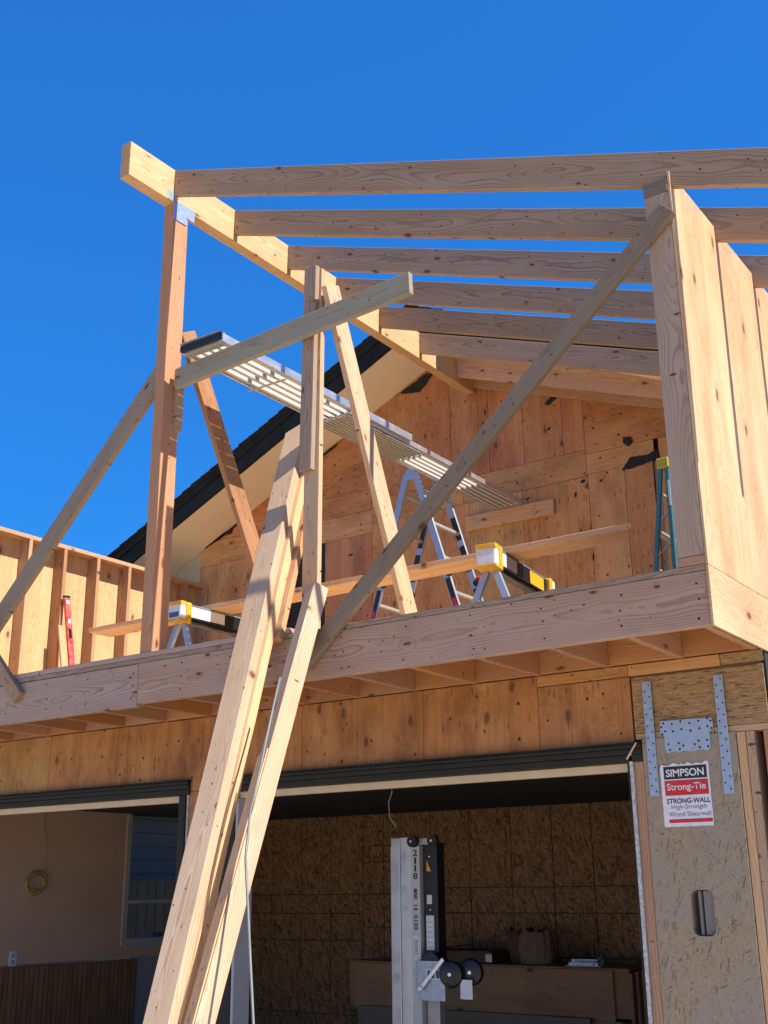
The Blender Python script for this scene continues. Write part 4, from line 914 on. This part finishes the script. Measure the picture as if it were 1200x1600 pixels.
# ------------------------------------------------------------------ sawhorses and the long board on them
def sawhorse(x, y, rot_, label, first=None):
    t = thing('sawhorse', (x, y, DZ), label, 'sawhorse', 'sawhorses under the long board'); t.rotation_euler[2] = 0
    P = Matrix.Translation((x, y, DZ)); WM[t.name] = P
    def B(n, x0, x1, y0, y1, z0, z1, mt, g='y', bev=0.003, par=None): return box(n, x+x0, x+x1, y+y0, y+y1, DZ+z0, DZ+z1, M[mt], g, par or t, bev)
    if first is None: B('top_beam', -0.045, 0.045, 0.10, 1.0, 0.605, 0.705, 'black'); B('beam_label', 0.0455, 0.0465, 0.12, 0.42, 0.615, 0.70, 'white_label', bev=0); B('beam_label', 0.0455, 0.0465, 0.66, 0.92, 0.61, 0.70, 'yellow', bev=0)
    else: B('top_beam', -0.045, 0.045, 0.10, 1.0, 0.605, 0.705, 'black'); B('beam_label', 0.0455, 0.0465, 0.12, 0.50, 0.62, 0.70, 'white_label', bev=0); B('beam_label', 0.0455, 0.0465, 0.78, 0.92, 0.62, 0.70, 'white_label', bev=0)
    B('beam_rail', -0.03, 0.03, 0.1, 1.0, 0.575, 0.604, 'black')
    B('beam_top', -0.046, 0.046, 0.10, 1.0, 0.7055, 0.715, 'grey_steel')
    for e, s in ((0.0, 1), (1.1, -1)):
        h = B('end_cap', -0.068, 0.068, e-0.0 if s > 0 else e-0.06, e+0.06 if s > 0 else e, 0.575, 0.714, 'white_label', 'x', 0.012)
        B('end_bracket', -0.074, 0.074, (e+0.061) if s > 0 else e-0.115, (e+0.115) if s > 0 else e-0.061, 0.56, 0.72, 'yellow', 'x', 0.012)
        if s > 0:
            B('cap_sticker', -0.05, 0.05, e-0.002, e-0.0005, 0.60, 0.64, 'blue_tarp' if first is not None else 'white_label', 'x', 0, h)
            B('cap_trim', -0.07, 0.07, e-0.004, e+0.0595, 0.566, 0.59, 'yellow', 'x', 0.004, h)
            B('cap_trim', -0.07, 0.07, e-0.004, e+0.0595, 0.69, 0.722, 'yellow', 'x', 0.004, h)
        for sx in (-1, 1):
            yy = e+0.085*s
            lg = beam('leg', (x+sx*0.025, y+yy, DZ+0.58), (x+sx*0.235, y+yy-0.05*s, DZ+0.03), 0.045, 0.030, (1, 0, 0.3), M['zinc'], t)
            beam('rubber_foot', (x+sx*0.230, y+yy-0.05*s, DZ+0.045), (x+sx*0.245, y+yy-0.052*s, DZ+0.004), 0.05, 0.036, (1, 0, 0.3), M['rubber'], lg)
        beam('leg_brace', (x-0.14, y+e+0.06*s, DZ+0.30), (x+0.14, y+e+0.06*s, DZ+0.30), 0.02, 0.01, (0, 0, 1), M['yellow'], t)
    t.rotation_euler[2] = R(rot_)
    return t
sawhorse(-3.50, 6.08, 7.5, 'yellow and black sawhorse on the right, beside the folding ladder')
sawhorse(-6.13, 5.98, 0, 'yellow and black sawhorse on the left with a blue sticker, next to the corner post', 1)
single('long_board', 'long flat orange board laid across both sawhorses', 'board', beam, (-7.48, 6.44, 3.672), (-2.68, 6.44, 3.672), 0.235, 0.036, (0, 1, 0), M['fir_orange'], cut1=-0.5)

# ------------------------------------------------------------------ red level against the stud wall
lv = thing('spirit_level', (-8.5, 6.95, DZ), 'long red spirit level leaning upright against the stud wall', 'spirit level')
beam('level_body', (-8.36, 7.02, DZ+0.002), (-8.505, 6.90, 4.235), 0.062, 0.026, (0, 1, 0), M['level_red'], lv)
ln = lambda t: Vector((-8.36, 7.02, DZ+0.002)).lerp(Vector((-8.505, 6.90, 4.235)), t)+Vector((0.014, 0, 0))
beam('vial_window', ln(0.69), ln(0.76), 0.034, 0.003, (0, 1, 0), M['black'], lv); beam('vial_window', ln(0.94), ln(0.97), 0.034, 0.003, (0, 1, 0), M['white_label'], lv); beam('vial_window', ln(0.80), ln(0.83), 0.03, 0.003, (0, 1, 0), M['white_label'], lv)
beam('end_cap', ln(0.988)-Vector((0.014, 0, 0)), ln(1.003)-Vector((0.014, 0, 0)), 0.068, 0.032, (0, 1, 0), M['black'], lv)
tag(beam('wood_strip', (-8.33, 6.90, DZ+0.002), (-8.52, 6.86, 3.95), 0.045, 0.02, (0, 1, 0), M['fir_yellow']), 'thin wood strip leaning beside the red level', 'wood strip')
# loose offcut on the deck
single('offcut', 'small pale offcut lying on the deck edge by the middle post', 'offcut', beam, (-3.72, 4.90, DZ+0.012), (-3.42, 4.95, DZ+0.012), 0.05, 0.018, (0, 1, 0), M['fir_yellow'])
